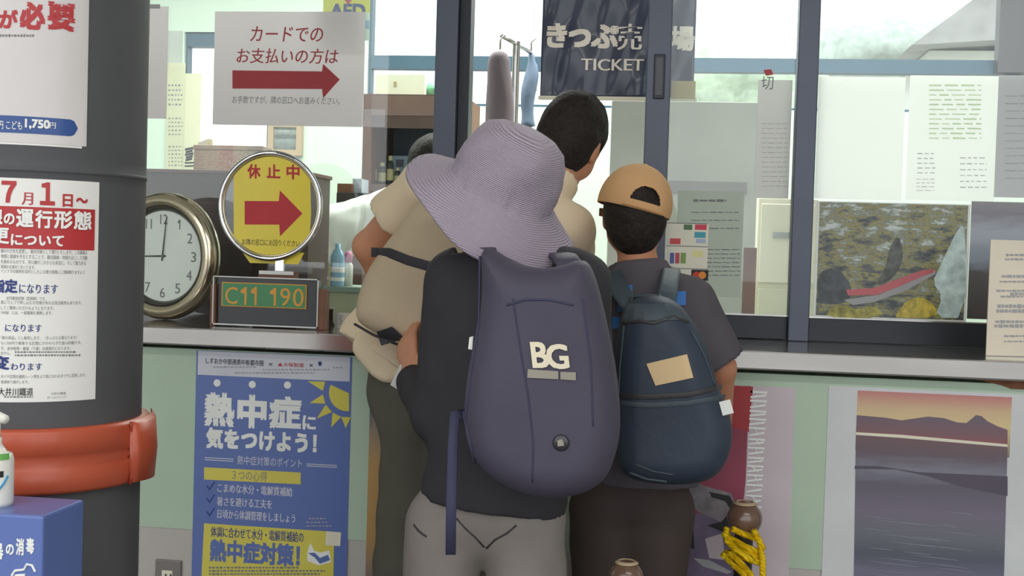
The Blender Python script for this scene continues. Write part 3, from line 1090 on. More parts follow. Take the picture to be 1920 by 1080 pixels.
# the sun in the corner
sc = P(650, 737, Fp)
m = S(650, 737, Fp)
def sun_pts(r0, r1):
    out = []
    for i in range(15):
        a = math.radians(86+i*92/14+2)
        out.append((sc.x+r1*math.cos(a+math.pi/2*0)*1, sc.z+r1*math.sin(a)))
    return out
mb = MB()
A0, A1 = math.radians(150), math.radians(275)
def arc(r, a, b, n=20):
    return [(sc.x+r*m*math.cos(a+(b-a)*i/n), sc.z+r*m*math.sin(a+(b-a)*i/n)) for i in range(n+1)]
mb.prism([(sc.x+.0065, sc.z)]+arc(34, math.radians(155), math.radians(280)), Fp-.0012, Fp-.0008)
for k, (a_, L_) in enumerate([(166, 70), (197, 66), (222, 68), (247, 64), (270, 58)]):
    a_ = math.radians(a_)
    dw = .16
    mb.prism([(sc.x+46*m*math.cos(a_-dw*1.25), sc.z+46*m*math.sin(a_-dw*1.25)), (sc.x+(L_+8)*m*math.cos(a_), sc.z+(L_+8)*m*math.sin(a_)), (sc.x+46*m*math.cos(a_+dw*1.25), sc.z+46*m*math.sin(a_+dw*1.25))], Fp-.001, Fp-.0006)
mb.build('sun_emblem', 'posterye', hp)
# bottom panel
poly('yellow_panel', [(383, 981), (627, 997), (625, 1100), (377, 1100)], Fp, 'posterye', hp)
letters('体調に合わせて水分・電解質補給の', (392, 992, 572, 1012), Fp-.0008, 'navyp', hp, .03)
letters('熱中症対策！', (390, 1015, 565, 1058), Fp-.0008, 'posterblue', hp, .06)
marks('small_print', [(392, 560, 1064, 4), (392, 610, 1070, 4), (392, 600, 1076, 4)], Fp-.0008, 'greyink', hp)
poly('drop_emblem', [(576, 1038), (582, 1018), (589, 1032), (600, 1036), (618, 1032), (621, 1054), (598, 1060), (577, 1052)], Fp-.0008, 'wprint', hp)
poly('drop_emblem_blue', [(578, 1037), (590, 1036), (600, 1046), (615, 1040), (619, 1050), (600, 1057), (590, 1045)], Fp-.0014, 'posterblue', hp)
poly('price_tag', [(612, 996), (640, 998), (638, 1024), (610, 1022)], Fp-.0008, 'cream', hp)

# a second poster, mostly behind the man in beige
bp = sheet('autumn_poster', (690, 700, 880, 1100), FY, ramp_mat('autumn_poster_print', [(0, (120, 112, 110)), (.2, (176, 138, 84)), (.55, (186, 146, 88)), (.72, (150, 132, 112)), (.8, (96, 98, 116)), (1, (128, 122, 122))], 'Z', .4, (.12, 8), .2), None, .0015)
tag(bp, 'blurred gold and grey poster on the counter front beside the olive trousers', 'poster')

# the landscape poster at right
lp = sheet('landscape_poster', (1546, 734, 2060, 1130), FY, M('white_poster_card', (205, 206, 208), .5), None, .002)
tag(lp, 'white bordered sunset mountain poster under the right end of the counter', 'poster')
x0, x1, z0, z1 = zx((1600, 738, 1889, 1130), FY)
Lp = FY-.002
sky_m = ramp_mat('sunset_sky_print', [(0, (120, 110, 100)), (.5, (214, 192, 140)), (.72, (206, 176, 138)), (1, (190, 120, 118))], 'Z', .35, (.05, 3), .2)
sea_m = ramp_mat('dusk_plain_print', [(0, (84, 82, 104)), (.18, (110, 108, 130)), (.3, (82, 84, 100)), (.42, (104, 106, 116)), (.55, (112, 104, 122)), (.72, (94, 88, 104)), (.8, (122, 122, 138)), (.9, (96, 82, 92)), (1, (110, 80, 86))], 'Z', .35, (.1, 4), .2, (1, 1, 9))
MB().box((x0, Lp-.0003, P(1740, 850, FY).z), (x1, Lp, z1)).build('sky_print', sky_m, lp)
LC = (x0, x1)
ridge = [(1600, 778), (1660, 783), (1690, 788), (1712, 785), (1740, 781), (1770, 784), (1795, 792), (1812, 793), (1822, 785), (1830, 778), (1840, 780), (1852, 790), (1870, 799), (1889, 806), (1889, 840), (1600, 826)]
poly('ridge_print', ridge, Lp, ramp_mat('ridge_print_ink', [(0, (150, 74, 76)), (.35, (120, 84, 92)), (1, (98, 88, 104))], 'Z', .35, (.1, 5), .2), lp, cl=LC)
poly('shore_print', [(1600, 810), (1690, 815), (1889, 833), (1889, 838), (1690, 821), (1600, 815)], Lp-.0006, 'cream', lp, cl=LC)
poly('plain_print', [(1600, 815), (1690, 821), (1889, 838), (1889, 1130), (1600, 1130)], Lp-.0002, sea_m, lp, cl=LC)
poly('headland_print', [(1600, 873), (1650, 874), (1720, 885), (1889, 893), (1889, 930), (1800, 912), (1740, 893), (1680, 880), (1600, 879)], Lp-.0008, M('headland_ink', (82, 74, 90), .35, coat=.2), lp, cl=LC)
mb = MB()
rn = random.Random(8)
for i in range(26):
    y = 960+i*6+rn.uniform(-2, 2)
    xa = rn.uniform(1604, 1780)
    xb = min(1886, xa+rn.uniform(40, 110))
    a, b = P(xa, y, FY), P(xb, y+(xb-xa)*.12, FY)
    mb.prism([(a.x, a.z), (b.x, b.z), (b.x, b.z+.0012), ((a.x+b.x)/2, (a.z+b.z)/2+.002), (a.x, a.z+.0006)], Lp-.0026-.00002*i, Lp-.0022)
mb.build('wave_print', M('wave_ink', (132, 134, 150), .4), lp)

# pink poster behind the boy
pp = sheet('pink_poster', (1262, 722, 1484, 1130), FY, 'pinkp', None, .0015)
tag(pp, 'pink poster with a maroon band and jagged white writing right of the boy', 'poster')
poly('maroon_band', [(1262, 722), (1408, 724), (1402, 800), (1398, 900), (1392, 960), (1262, 965)], Fp, 'maroon', pp)
poly('red_corner', [(1360, 722), (1412, 725), (1404, 810), (1372, 800)], Fp-.0006, 'darkred', pp)
mb = MB()
rn = random.Random(3)
y = 734.
dl = 0.
while y < 955:
    hgt = rn.uniform(10, 17)
    xo = 1408-(y-734)*.05
    strokes = [((0, 0), (30, 2)), ((0, hgt*.9), (28, hgt*.6)), ((rn.uniform(6, 16), -1), (rn.uniform(4, 22), hgt*.95))]
    for (ax_, ay), (bx_, by) in strokes:
        a, b = P(xo+ax_, y+ay, FY), P(xo+bx_, y+by, FY)
        dz = .0028
        mb.prism([(a.x-.001, a.z-dz), (b.x+.001, b.z-dz), (b.x+.001, b.z+dz), (a.x-.001, a.z+dz)], Fp-.0016-dl, Fp-.001-dl)
        dl += .00006
    y += hgt+5
mb.build('white_writing', 'wprint', pp)
poly('violet_area', [(1262, 965), (1392, 960), (1404, 1000), (1410, 1130), (1262, 1130)], Fp, M('violet_print', (112, 98, 126), .5, var=.25, vscale=14), pp)
poly('grey_figure', [(1300, 905), (1372, 925), (1384, 960), (1366, 985), (1310, 960), (1280, 930)], Fp-.0006, M('grey_print', (128, 122, 128), .5, var=.3, vscale=30), pp)
poly('black_swirl', [(1330, 922), (1368, 930), (1386, 962), (1362, 1000), (1326, 985), (1352, 978), (1372, 958), (1360, 940), (1334, 932)], Fp-.0012, 'ink', pp)
poly('black_patch', [(1276, 978), (1300, 985), (1302, 1030), (1278, 1020)], Fp-.0006, 'ink', pp)
poly('pale_patch', [(1322, 1010), (1354, 1000), (1360, 1050), (1330, 1046)], Fp-.0006, 'pinkp', pp)
poly('pale_streak', [(1300, 1046), (1330, 1050), (1372, 1072), (1364, 1076), (1318, 1062)], Fp-.0012, 'paleink', pp)

# plate on the lower board
sw = thing('socket_plate', 'small grey metal socket plate on the lower board at left', 'socket', (P(316, 1065, 0).x, 0, P(316, 1065, 0).z))
a0, a1, b0, b1 = zx((293, 1049, 341, 1118), .004)
MB().box((a0, -.004, b0), (a1, .004, b1)).build('cover_plate', 'switch', sw, bevel=.002)
a0, a1, b0, b1 = zx((306, 1068, 326, 1100), .004)
MB().box((a0, -.007, b0), (a1, -.004, b1)).build('socket_insert', 'cream', sw, bevel=.001)
for px in (311, 320):
    c = P(px, 1079, -.007)
    MB().box((c.x-.002, -.0085, c.z-.006), (c.x+.002, -.007, c.z+.004)).build('socket_slot', 'ink', sw)

# two rope posts beside the boy
def rope_post(px, py, Y, rpx, label, rope):
    c = P(px, py, Y)
    r = rpx*S(px, py, Y)
    t = thing('rope_post', label, 'rope post', (c.x, c.y, 0), 'rope posts by the counter')
    mb = MB().lathe([(0, 0), (.13, 0), (.13, .012), (.05, .03), (.022, .04), (.022, c.z-r*.9), (0, c.z-r*.9)], 32, Matrix.Translation((c.x, c.y, 0)))
    mb.build('post_tube', 'postm', t, smooth=False)
    MB().sphere((c.x, c.y, c.z), r, 16).build('ball_finial', 'ball', t, smooth=True)
    MB().lathe([(r*.62, r*.80), (r*.70, r*.86), (r*.5, r*.98), (r*.38, r*.94)], 28, Matrix.Translation((c.x, c.y, c.z)), closed=True).build('finial_ring', 'ballrim', t, smooth=True)
    return t, c, r


rt, rc, rr = rope_post(1396, 972, -.16, 33, 'brown ball topped post hung with a yellow rope, right of the boy', True)
rope_post(1174, 1083, -.62, 33, 'brown ball topped post low in front of the dark trousers of the boy', False)
ro = thing('yellow_rope', 'bright yellow rope looped in folds round the ball topped post', 'rope', (rc.x, rc.y, 0))
for k, (pa, n_) in enumerate([([(1362, 992), (1366, 1006), (1395, 1024), (1424, 1036), (1428, 1044)], 0), ([(1358, 1002), (1372, 1018), (1400, 1036), (1428, 1050), (1430, 1040)], 1), ([(1374, 992), (1396, 1002), (1420, 1010), (1431, 1028)], 2),
                              ([(1360, 1036), (1384, 1040), (1410, 1050), (1426, 1056)], 3), ([(1356, 1040), (1374, 1058), (1394, 1076), (1402, 1100), (1402, 1140)], 4), ([(1366, 1036), (1390, 1056), (1408, 1078), (1414, 1100), (1412, 1140)], 5),
                              ([(1414, 996), (1424, 1014), (1430, 1050), (1430, 1100), (1426, 1150)], 6), ([(1360, 1000), (1364, 1016), (1380, 1032), (1410, 1052)], 7)]):
    q = []
    for i in range(len(pa)-1):
        for j in range(6):
            u = j/6
            q.append((pa[i][0]+(pa[i+1][0]-pa[i][0])*u, pa[i][1]+(pa[i+1][1]-pa[i][1])*u))
    q.append(pa[-1])
    Yk = rc.y-.045-.006*k
    MB().tube([P(a, b, Yk+.02*math.sin(i*.3)) for i, (a, b) in enumerate(q)], .0075, 8).build('rope_loop', 'yrope', ro, smooth=True)

# ================================================================== ON THE COUNTER TOP
# wall clock leaning on the dark board
cY = .22
cc = P(306, 480, cY)
cs = S(306, 480, cY)
cr = (cc.z-1.0)
ck = thing('wall_clock', 'round silver rimmed clock standing on the counter beside the pillar', 'clock', (cc.x, cc.y, 1.0))
RC = Matrix.Translation((cc.x, cY, cc.z)) @ Matrix.Rotation(math.radians(-14), 4, 'Z') @ Matrix.Rotation(math.radians(90), 4, 'X')


def clk(mb, nm, mat, smooth=False):
    return mb.build(nm, mat, ck, smooth=smooth)


r = cr
clk(MB().lathe([(r*.74, -.03), (r*.97, -.03), (r, -.018), (r*.99, .004), (r*.94, .020), (r*.86, .024), (r*.79, .016), (r*.76, .006), (r*.74, -.01)], 72, RC, closed=True), 'rim', 'gold', True)
clk(MB().lathe([(r*.785, .0165), (r*.74, .005), (r*.72, .0), (r*.71, .001), (r*.74, .009)], 72, RC, closed=True), 'bezel_ring', 'clockbez', True)
clk(MB().lathe([(0, -.028), (r*.78, -.028), (r*.78, -.0005), (0, -.0005)], 64, RC), 'dial', 'clockface')
for h in range(1, 13):
    a = math.radians(90-30*h)
    v, f = text2d(str(h), -.012)
    hgt = r*.155
    wd = hgt*(.62 if h < 10 else .9)
    if h == 1:
        wd *= .55
    if h == 11:
        wd *= .8
    cxn, cyn = r*.575*math.cos(a), r*.575*math.sin(a)
    clk(MB().add([RC@Vector((cxn+(p[0]-.5)*wd, cyn+(p[1]-.5)*hgt, .0004)) for p in v], f), 'numeral', 'greyink')


def hand(ang, L, w0, z, nm):
    a = math.radians(ang)
    d = Vector((math.sin(a), math.cos(a), 0))
    n_ = Vector((d.y, -d.x, 0))
    pts = [-d*L*.12+n_*w0, -d*L*.12-n_*w0, d*L-n_*w0*.5, d*L+n_*w0*.5]
    vs = [RC@Vector((p.x, p.y, z+q)) for q in (0, .001) for p in pts]
    clk(MB().add(vs, [(3, 2, 1, 0), (4, 5, 6, 7), (0, 1, 5, 4), (1, 2, 6, 5), (2, 3, 7, 6), (3, 0, 4, 7)]), nm, 'ink')


hand(268, r*.45, .0022, .002, 'hour_hand')
hand(6, r*.62, .0018, .0035, 'minute_hand')
clk(MB().lathe([(0, .006), (.004, .006), (.004, .001)], 12, RC), 'hub', 'greyink')
clk(MB().box((-.004, -.008, .0003), (.004, -.006, .0006)), 'maker_mark', 'greyink') if False else None

# the round "out of service" mirror sign
mY = .15
mc = P(507, 386, mY)
ms = S(507, 386, mY)
ms_t = thing('round_sign', 'chrome ringed round stand sign with yellow paper and red arrow', 'sign', (mc.x, mY, 1.0))
rx, rz = 98*ms, 103*ms
RM = Matrix.Translation((mc.x, mY, mc.z)) @ Matrix.Rotation(math.radians(6), 4, 'Z') @ Matrix.Rotation(math.radians(90), 4, 'X') @ Matrix.Diagonal((rx/rz, 1, 1, 1))
ring = [(rz-.006+.0075*math.cos(t), .0075*math.sin(t)) for t in [2*math.pi*i/10 for i in range(10)]]
MB().lathe(ring, 72, RM, closed=True).build('chrome_ring', 'chrome', ms_t, smooth=True)
ring = [(rz-.013+.004*math.cos(t), -.004+.004*math.sin(t)) for t in [2*math.pi*i/8 for i in range(8)]]
MB().lathe(ring, 72, RM, closed=True).build('inner_ring', 'gold', ms_t, smooth=True)
MB().lathe([(0, -.004), (rz-.012, -.004), (rz-.012, -.008), (0, -.008)], 64, RM).build('clear_disc', 'acr', ms_t)
MS = mY-.0


def mpt(px, py, d):
    p = P(px, py, mY)
    q = Vector((p.x-mc.x, 0, p.z-mc.z))
    R_ = Matrix.Rotation(math.radians(6), 3, 'Z')
    return Vector((mc.x, mY, mc.z))+R_@(q+Vector((0, -d, 0)))


def mpoly(nm, pts, d, mat):
    vs = [mpt(a, b, d+.0004) for a, b in pts]+[mpt(a, b, d) for a, b in pts]
    n_ = len(pts)
    MB().add(vs, [tuple(range(n_-1, -1, -1)), tuple(range(n_, 2*n_))]+[(i, (i+1) % n_, (i+1) % n_+n_, i+n_) for i in range(n_)]).build(nm, mat, ms_t)


def mtext(body, box, d, mat, bold):
    v, f = text2d(body, bold)
    x0, y0, x1, y1 = box
    MB().add([mpt(x0+(x1-x0)*p[0], y1-(y1-y0)*p[1]+(p[0]-.5)*(x1-x0)*.03, d+p[2]) for p in v], f).build('lettering', mat, ms_t)


# paper lies on the disc inside the ring, its foot hangs below
pap = [(440, 330), (446, 306)]
for i in range(13):
    a = math.radians(138-96*i/12)
    pap.append((509+90*math.cos(a), 387-94*math.sin(a)))
pap += [(579, 330), (581, 400), (578, 446)]
for i in range(11):
    a = math.radians(-42-96*i/10)
    pap.append((509+90*math.cos(a), 387-94*math.sin(a)))
pap += [(440, 446)]
mpoly('yellow_paper', pap, -.003, 'signye')
mpoly('paper_foot', [(452, 470), (567, 474), (556, 496), (468, 493)], -.012, 'signye')
mpoly('arrow', [(460, 377), (522, 377), (524, 357), (565, 400), (524, 443), (523, 421), (460, 421)], -.0022, 'signred')
mtext('休', (465, 308, 489, 335), -.0022, 'signred', .04)
mtext('止', (500, 308, 525, 334), -.0022, 'signred', .04)
mtext('中', (536, 308, 560, 336), -.0022, 'signred', .04)
mtext('お隣の窓口にお回りください', (455, 449, 560, 461), -.0022, 'ink', .0)
a0, a1, b0, b1 = zx((488, 500, 556, 530), mY)
MB().box((a0-.01, mY-.03, 1.0), (a1+.012, mY+.03, 1.012)).build('foot_plate', 'wood', ms_t, bevel=.002)
MB().box((a0, mY-.015, 1.012), (a1, mY+.02, b1-.012)).build('wooden_stem', 'wood', ms_t)
MB().box((a0+.002, mY-.017, b1-.022), (a1-.004, mY-.0151, b1-.012)).build('white_card', 'wprint', ms_t)
MB().box(((a0+a1)/2-.012, mY+.006, b1-.02), ((a0+a1)/2+.012, mY+.018, mc.z-rz+.02)).build('neck', 'chrome', ms_t)

# number plate in an acrylic stand
nY = .06
npz = thing('number_plate', 'green locomotive number plate C11 190 in gold, in a clear stand on the counter', 'name plate', (P(500, 590, nY).x, nY, 1.0))
x0, x1, z0, z1 = zx((399, 520, 597, 596), nY)
MB().box((x0-.008, nY, 1.0), (x0+.008, nY+.05, z1-.022)).build('wooden_end', 'wood', npz, bevel=.002)
MB().box((x1-.002, nY+.002, 1.0), (x1+.017, nY+.05, z1-.028)).build('wooden_end', 'wood', npz, bevel=.002)
MB().box((x0+.008, nY+.012, 1.004), (x1-.002, nY+.03, z1-.004)).build('backing', 'black', npz)
mb = MB()
for (u0, u1, v0, v1) in ((x0, x1, z1-.003, z1), (x0, x1, 1.004, 1.008), (x0, x0+.003, 1.004, z1), (x1-.003, x1, 1.004, z1)):
    mb.box((u0, nY-.003, v0), (u1, nY+.003, v1))
mb.build('clear_edge', M('acrylic_edge', (214, 216, 214), .15, coat=.5), npz)
g0, g1, h0, h1 = zx((415, 531, 575, 577), nY+.008)
MB().box((g0, nY+.008, h0), (g1, nY+.012, h1)).build('gold_border', 'goldp', npz, bevel=.001)
MB().box((g0+.004, nY+.007, h0+.003), (g1-.004, nY+.0085, h1-.003)).build('green_plate', 'green', npz)
for s_, b_ in [('C', (422, 538, 446, 570)), ('1', (451, 538, 463, 571)), ('1', (470, 538, 482, 572)), ('1', (506, 540, 518, 573)), ('9', (525, 540, 545, 574)), ('0', (549, 541, 570, 575))]:
    letters(s_, b_, nY+.007, 'goldp', npz, .008, 'raised_character', .0008)

# the dark low cabinet standing on the counter inside the glass
dY = .55
x0, x1, z0, z1 = zx((150, 318, 578, 600), dY)
db = thing('low_cabinet', 'dark brown low cabinet back standing inside the left window', 'cabinet', (0, dY+.1, 1.0))
db.location = ((x0+x1)/2, dY+.1, 1.0)
MB().box((x0, dY, 1.0), (x1, dY+.22, z1-.012)).build('back_panel', 'dkwood', db)
MB().box((x0-.004, dY-.006, z1-.012), (x1+.006, dY+.226, z1)).build('cabinet_top', 'shelfwood', db, bevel=.002)
cabtop = z1
# things on its top
fb = thing('patterned_box', 'small brown and pink patterned box behind the chrome ringed sign', 'box', (P(430, 300, .66).x, .66, cabtop))
x0, x1, z0, z1 = zx((372, 272, 500, 318), .66)
mflow = ramp_mat('floral_print', [(0, (168, 134, 116)), (.35, (196, 168, 140)), (.5, (186, 110, 112)), (.65, (206, 186, 160)), (1, (150, 128, 110))], 'X', .6, (1.2, 14))
MB().box((x0, .62, cabtop), (x1, .70, z1-.02)).build('box_body', mflow, fb, bevel=.003)
MB().box((x0-.002, .618, z1-.02), (x1+.002, .702, z1-.004)).build('box_lid', mflow, fb, bevel=.003)
fd = thing('folded_card', 'small folded cream card standing on the dark cabinet', 'card', (P(382, 290, .72).x, .72, cabtop))
a = P(372, 268, .72)
b = P(392, 260, .72)
MB().prism([(a.x, cabtop), (b.x, cabtop), (b.x, b.z), (a.x, a.z)], .715, .717).build('card_leaf', 'cream', fd)
MB().prism([(a.x+.004, cabtop), (b.x+.01, cabtop), (b.x, b.z), (a.x, a.z)], .7172, .75).build('card_back', 'khaki', fd)

# riser shelf with bottles, between the sign and the man in beige
rY = .55
x0, x1, z0, z1 = zx((606, 540, 800, 600), rY)
rs = thing('riser_shelf', 'pale green riser shelf inside the window beside the number plate', 'shelf', ((x0+x1)/2, rY+.1, 1.0))
MB().box((x0, rY, z1-.016), (x1, rY+.22, z1)).build('shelf_board', M('shelf_edge_green', (140, 158, 146), .5), rs)
MB().box((x0+.005, rY+.01, 1.0), (x1-.005, rY+.2, z1-.016)).build('shelf_front', M('shelf_front_khaki', (176, 180, 150), .6), rs)
rt_z = z1
a0, a1, b0, b1 = zx((575, 492, 618, 540), rY+.06)
kb = thing('khaki_box', 'plain khaki carton standing on the riser shelf behind the number plate', 'box', ((a0+a1)/2, rY+.08, rt_z))
kb_x0 = max(a0, x0+.003)
MB().box((kb_x0, rY+.04, rt_z), (a1, rY+.1, b1)).build('carton', 'khaki', kb, bevel=.002)
MB().box((kb_x0+.002, rY+.038, rt_z+.02), (a1-.002, rY+.0399, rt_z+.028)).build('carton_tape', 'cream', kb)
c = P(632, 537, rY+.04)
s = S(632, 500, rY+.04)
bb_ = thing('blue_bottle', 'pale blue plastic bottle with cream bands on the riser shelf', 'bottle', (c.x, rY+.04, rt_z))
Xb = Matrix.Translation((c.x, rY+.04, rt_z))
MB().lathe([(0, 0), (12.5*s, 0), (13*s, .004), (13*s, 56*s), (9*s, 66*s), (5*s, 70*s), (5*s, 80*s), (0, 80*s)], 28, Xb).build('bottle_body', 'bluebot', bb_, smooth=True)
MB().lathe([(13.3*s, 26*s), (13.4*s, 36*s)], 28, Xb).build('label_band', 'wprint', bb_, smooth=True)
MB().lathe([(13.3*s, 10*s), (13.4*s, 17*s)], 28, Xb).build('label_band', 'wprint', bb_, smooth=True)
c = P(652, 537, rY+.08)
pk = thing('pink_bottle', 'small white bottle with a pink top beside the pale blue bottle', 'bottle', (c.x, rY+.08, rt_z))
Xb = Matrix.Translation((c.x, rY+.08, rt_z))
MB().lathe([(0, 0), (9*s, 0), (9*s, 40*s), (5*s, 46*s), (0, 46*s)], 24, Xb).build('bottle_body', 'wcer', pk, smooth=True)
MB().lathe([(0, 46*s), (7*s, 46*s), (8*s, 58*s), (5*s, 66*s), (0, 66*s)], 24, Xb).build('bottle_top', 'pink', pk, smooth=True)
# cup and dish on the ledge
c = P(643, 600, .18)
s = S(650, 590, .18)
cu = thing('white_cup', 'white cup with grey marks on the counter by the beige backpack', 'cup', (c.x, .18, 1.0))
Xb = Matrix.Translation((c.x, .18, 1.0))
MB().lathe([(0, 0), (13*s, 0), (14*s, 28*s), (12.8*s, 28*s), (12*s, 2*s), (0, 2*s)], 28, Xb).build('cup_body', 'wcer', cu, smooth=False)
mb = MB()
for k in range(4):
    u = -.1+.13*(k % 2)
    z_ = 1.0+(8+4.5*(k//1))*s
    rr_ = 13.9*s
    mb.box((c.x+rr_*math.sin(u)-.003, .18-rr_*math.cos(u)-.0006, z_), (c.x+rr_*math.sin(u)+.003, .18-rr_*math.cos(u)+.001, z_+1.6*s))
mb.build('cup_print', 'greyink', cu)
c = P(620, 582, .24)
ds = thing('small_dish', 'little white dish on a dark stem between number plate and cup', 'dish', (c.x, .24, 1.0))
Xb = Matrix.Translation((c.x, .24, 1.0))
zz = max(P(618, 577, .24).z-1.0, .02)
MB().lathe([(0, 0), (9*s, 0), (5*s, zz*.3), (5*s, zz-.004), (0, zz-.004)], 20, Xb).build('dish_stem', 'postm', ds)
MB().lathe([(0, zz-.004), (5*s, zz-.004), (11*s, zz), (10.5*s, zz+.001), (0, zz-.002)], 24, Xb).build('dish_bowl', 'wcer', ds, smooth=True)
# blue topped thing by the boy's sleeve
c = P(1358, 640, .2)
s = S(1358, 620, .2)
bc = thing('round_container', 'shiny blue round container on the counter beside the grey sleeve', 'container', (c.x, .2, 1.0))
Xb = Matrix.Translation((P(1352, 640, .2).x, .2, 1.0))
MB().lathe([(0, 0), (16*s, 0), (17*s, .004), (17*s, 24*s), (0, 24*s)], 28, Xb).build('container_body', M('shiny_blue', (62, 110, 170), .2, coat=.6), bc, smooth=False)
MB().lathe([(0, 24*s), (16*s, 24*s), (14*s, 29*s), (0, 31*s)], 28, Xb).build('container_lid', 'wcer', bc, smooth=False)
# cream standing notice at the right end
sn = thing('standing_notice', 'cream notice board standing on the right end of the counter', 'notice', (P(1890, 660, 0).x, 0.02, 1.0))
x0, x1, z0, z1 = zx((1853, 452, 2060, 676), 0.0)
MB().box((x0, 0.0, 1.0), (x1, .006, z1)).build('notice_board', M('cream_notice_paper', (228, 216, 196), .5, coat=.2), sn)
MB().prism([(x0+.05, 1.0), (x0+.09, 1.0), (x0+.07, 1.2)], .006, .1).build('back_strut', 'cream', sn)
MB().box((x0-.001, -.006, 1.0), (x1, -.0002, 1.008)).build('board_lip', 'cream', sn)
marks('notice_text', [(1886, 1960, 478, 5), (1884, 1960, 486, 5), (1878, 1960, 518, 6), (1874, 1960, 528, 4), (1868, 1960, 545, 4), (1894, 1960, 551, 7), (1876, 1960, 556, 4), (1870, 1960, 574, 8), (1868, 1960, 583, 7), (1866, 1960, 603, 6), (1864, 1960, 611, 7), (1882, 1960, 630, 4), (1882, 1960, 640, 3)], 0.0, 'paleink', sn, dash=(9, 1.5))
poly('notice_underline', [(1846, 666), (1920, 668), (1920, 669.5), (1846, 667.5)], 0.0, 'greyink', sn, off=.007)

# ================================================================== TAPED TO THE GLASS
TY = GY-.004
cp = sheet('card_payment_sign', (401, 22, 683, 236), TY, 'film', None, .001)
tag(cp, 'sleeved white sign with red characters and a long red arrow on the left window', 'sign')
T1 = TY-.001
for s_, b_ in [('カードでの', (468, 50, 608, 78)), ('お支払いの方は', (441, 91, 637, 119))]:
    letters(s_, b_, T1, 'darkred', cp, .012, shear=.12)
poly('red_arrow', [(436, 132), (604, 134), (606, 120), (637, 149), (606, 184), (604, 167), (436, 166)], T1, 'darkred', cp)
letters('お手数ですが、隣の窓口へお進みください。', (432, 181, 640, 195), T1, 'greyink', cp, 0., shear=.1)
mb = MB()
for q in ((683, 205, 722, 238),):
    x0, x1, z0, z1 = zx(q, TY)
    mb.box((x0, TY-.0006, z0), (x1, TY-.0002, z1))
mb.build('sleeve_edge', 'acr', cp)
ls = sheet('blank_notice', (232, 12, 314, 222), TY, 'film', None, .001)
tag(ls, 'plain pale sheet taped to the window right beside the pillar', 'notice')
sheet('tape_strip', (255, 8, 300, 16), TY-.001, 'tape', ls, .0003)

# aed poster on the inside of the left window, behind the card sign
ae = sheet('aed_poster', (607, -70, 695, 24), GY+.06, M('aed_yellow', (206, 206, 74), .5), None, .001)
tag(ae, 'yellow poster with a red heart and AED letters at the top of the window', 'poster')
Ta = GY+.059
letters('AED', (618, 7, 686, 34), Ta, 'navyp', ae, .05)
poly('red_heart', [(653, 9), (643, -4), (645, -12), (652, -8), (659, -12), (663, -4)], Ta, 'red', ae)
sheet('pale_lower_half', (612, 24, 693, 76), GY+.06, M('aed_pale_green', (206, 226, 214), .5), ae, .001)
poly('blue_mark', [(684, 40), (693, 38), (693, 54), (686, 54)], Ta, 'bluebot', ae)

# navy ticket sign hanging inside the middle window
NY = .62
x0, x1, z0, z1 = zx((1016, -60, 1304, 184), NY)
nv = thing('ticket_banner', 'navy hanging ticket sign with white characters behind the middle window', 'sign', ((x0+x1)/2, NY, z0))
def ripple(u, v_):
    return .0055*math.sin(u*17+v_*2.5)*(.5+.5*math.sin(v_*4+1))+.0025*math.sin(u*37-v_*8)+.003*math.sin(v_*11+u*6)


mb = MB()
nx_, nz_ = 60, 40
for j in range(nz_+1):
    for i in range(nx_+1):
        u, v_ = i/nx_, j/nz_
        mb.v.append((x0+(x1-x0)*u, NY+ripple(u, v_), z0+(z1-z0)*v_))
for j in range(nz_):
    for i in range(nx_):
        a = j*(nx_+1)+i
        mb.f.append((a, a+1, a+nx_+2, a+nx_+1))
        mb.m.append(0)
o = mb.build('banner_sheet', M('navy_vinyl', (46, 52, 76), .35, 0, .5, .05, 6, .15, 9, .35), nv, smooth=True)
sd = o.modifiers.new('thick', 'SOLIDIFY')
sd.thickness = .002
for s_, b_, bo_ in [('き', (1025, 44, 1064, 90), .06), ('っ', (1066, 55, 1108, 90), .06), ('ぷ', (1108, 46, 1160, 91), .06), ('売', (1158, 46, 1204, 94), .03), ('場', (1256, 50, 1302, 96), .05)]:
    letters(s_, b_, NY, 'sailcloth', nv, bo_)
letters('TICKET', (1090, 111, 1207, 133), NY, 'sailcloth', nv, .03)
for c_ in nv.children:
    if c_.name.startswith('lettering'):
        for v_ in c_.data.vertices:
            v_.co.y += ripple((v_.co.x-x0)/(x1-x0), (v_.co.z-z0)/(z1-z0))-.0045
x0, x1, z0, z1 = zx((1010, 182, 1306, 188), NY)
MB().box((x0, NY-.012, z0), (x1, NY+.012, z1)).build('bottom_batten', 'cream', nv)
x0, x1, z0, z1 = zx((1012, -75, 1308, -60), NY)
MB().tube([(x0, NY, (z0+z1)/2), (x1, NY, (z0+z1)/2)], .008).build('top_rod', 'steel', nv)
MB().box((x0+.1, NY-.003, z1-.01), (x0+.104, NY+.003, 2.93)).build('hanging_cord', 'cream', nv)
MB().box((x1-.1, NY-.003, z1-.01), (x1-.096, NY+.003, 2.93)).build('hanging_cord', 'cream', nv)
kh = sheet('khaki_card', (1258, 152, 1304, 186), GY+.022, 'khaki', None, .002)
tag(kh, 'khaki card behind the glass just below the right end of the navy sign', 'card')

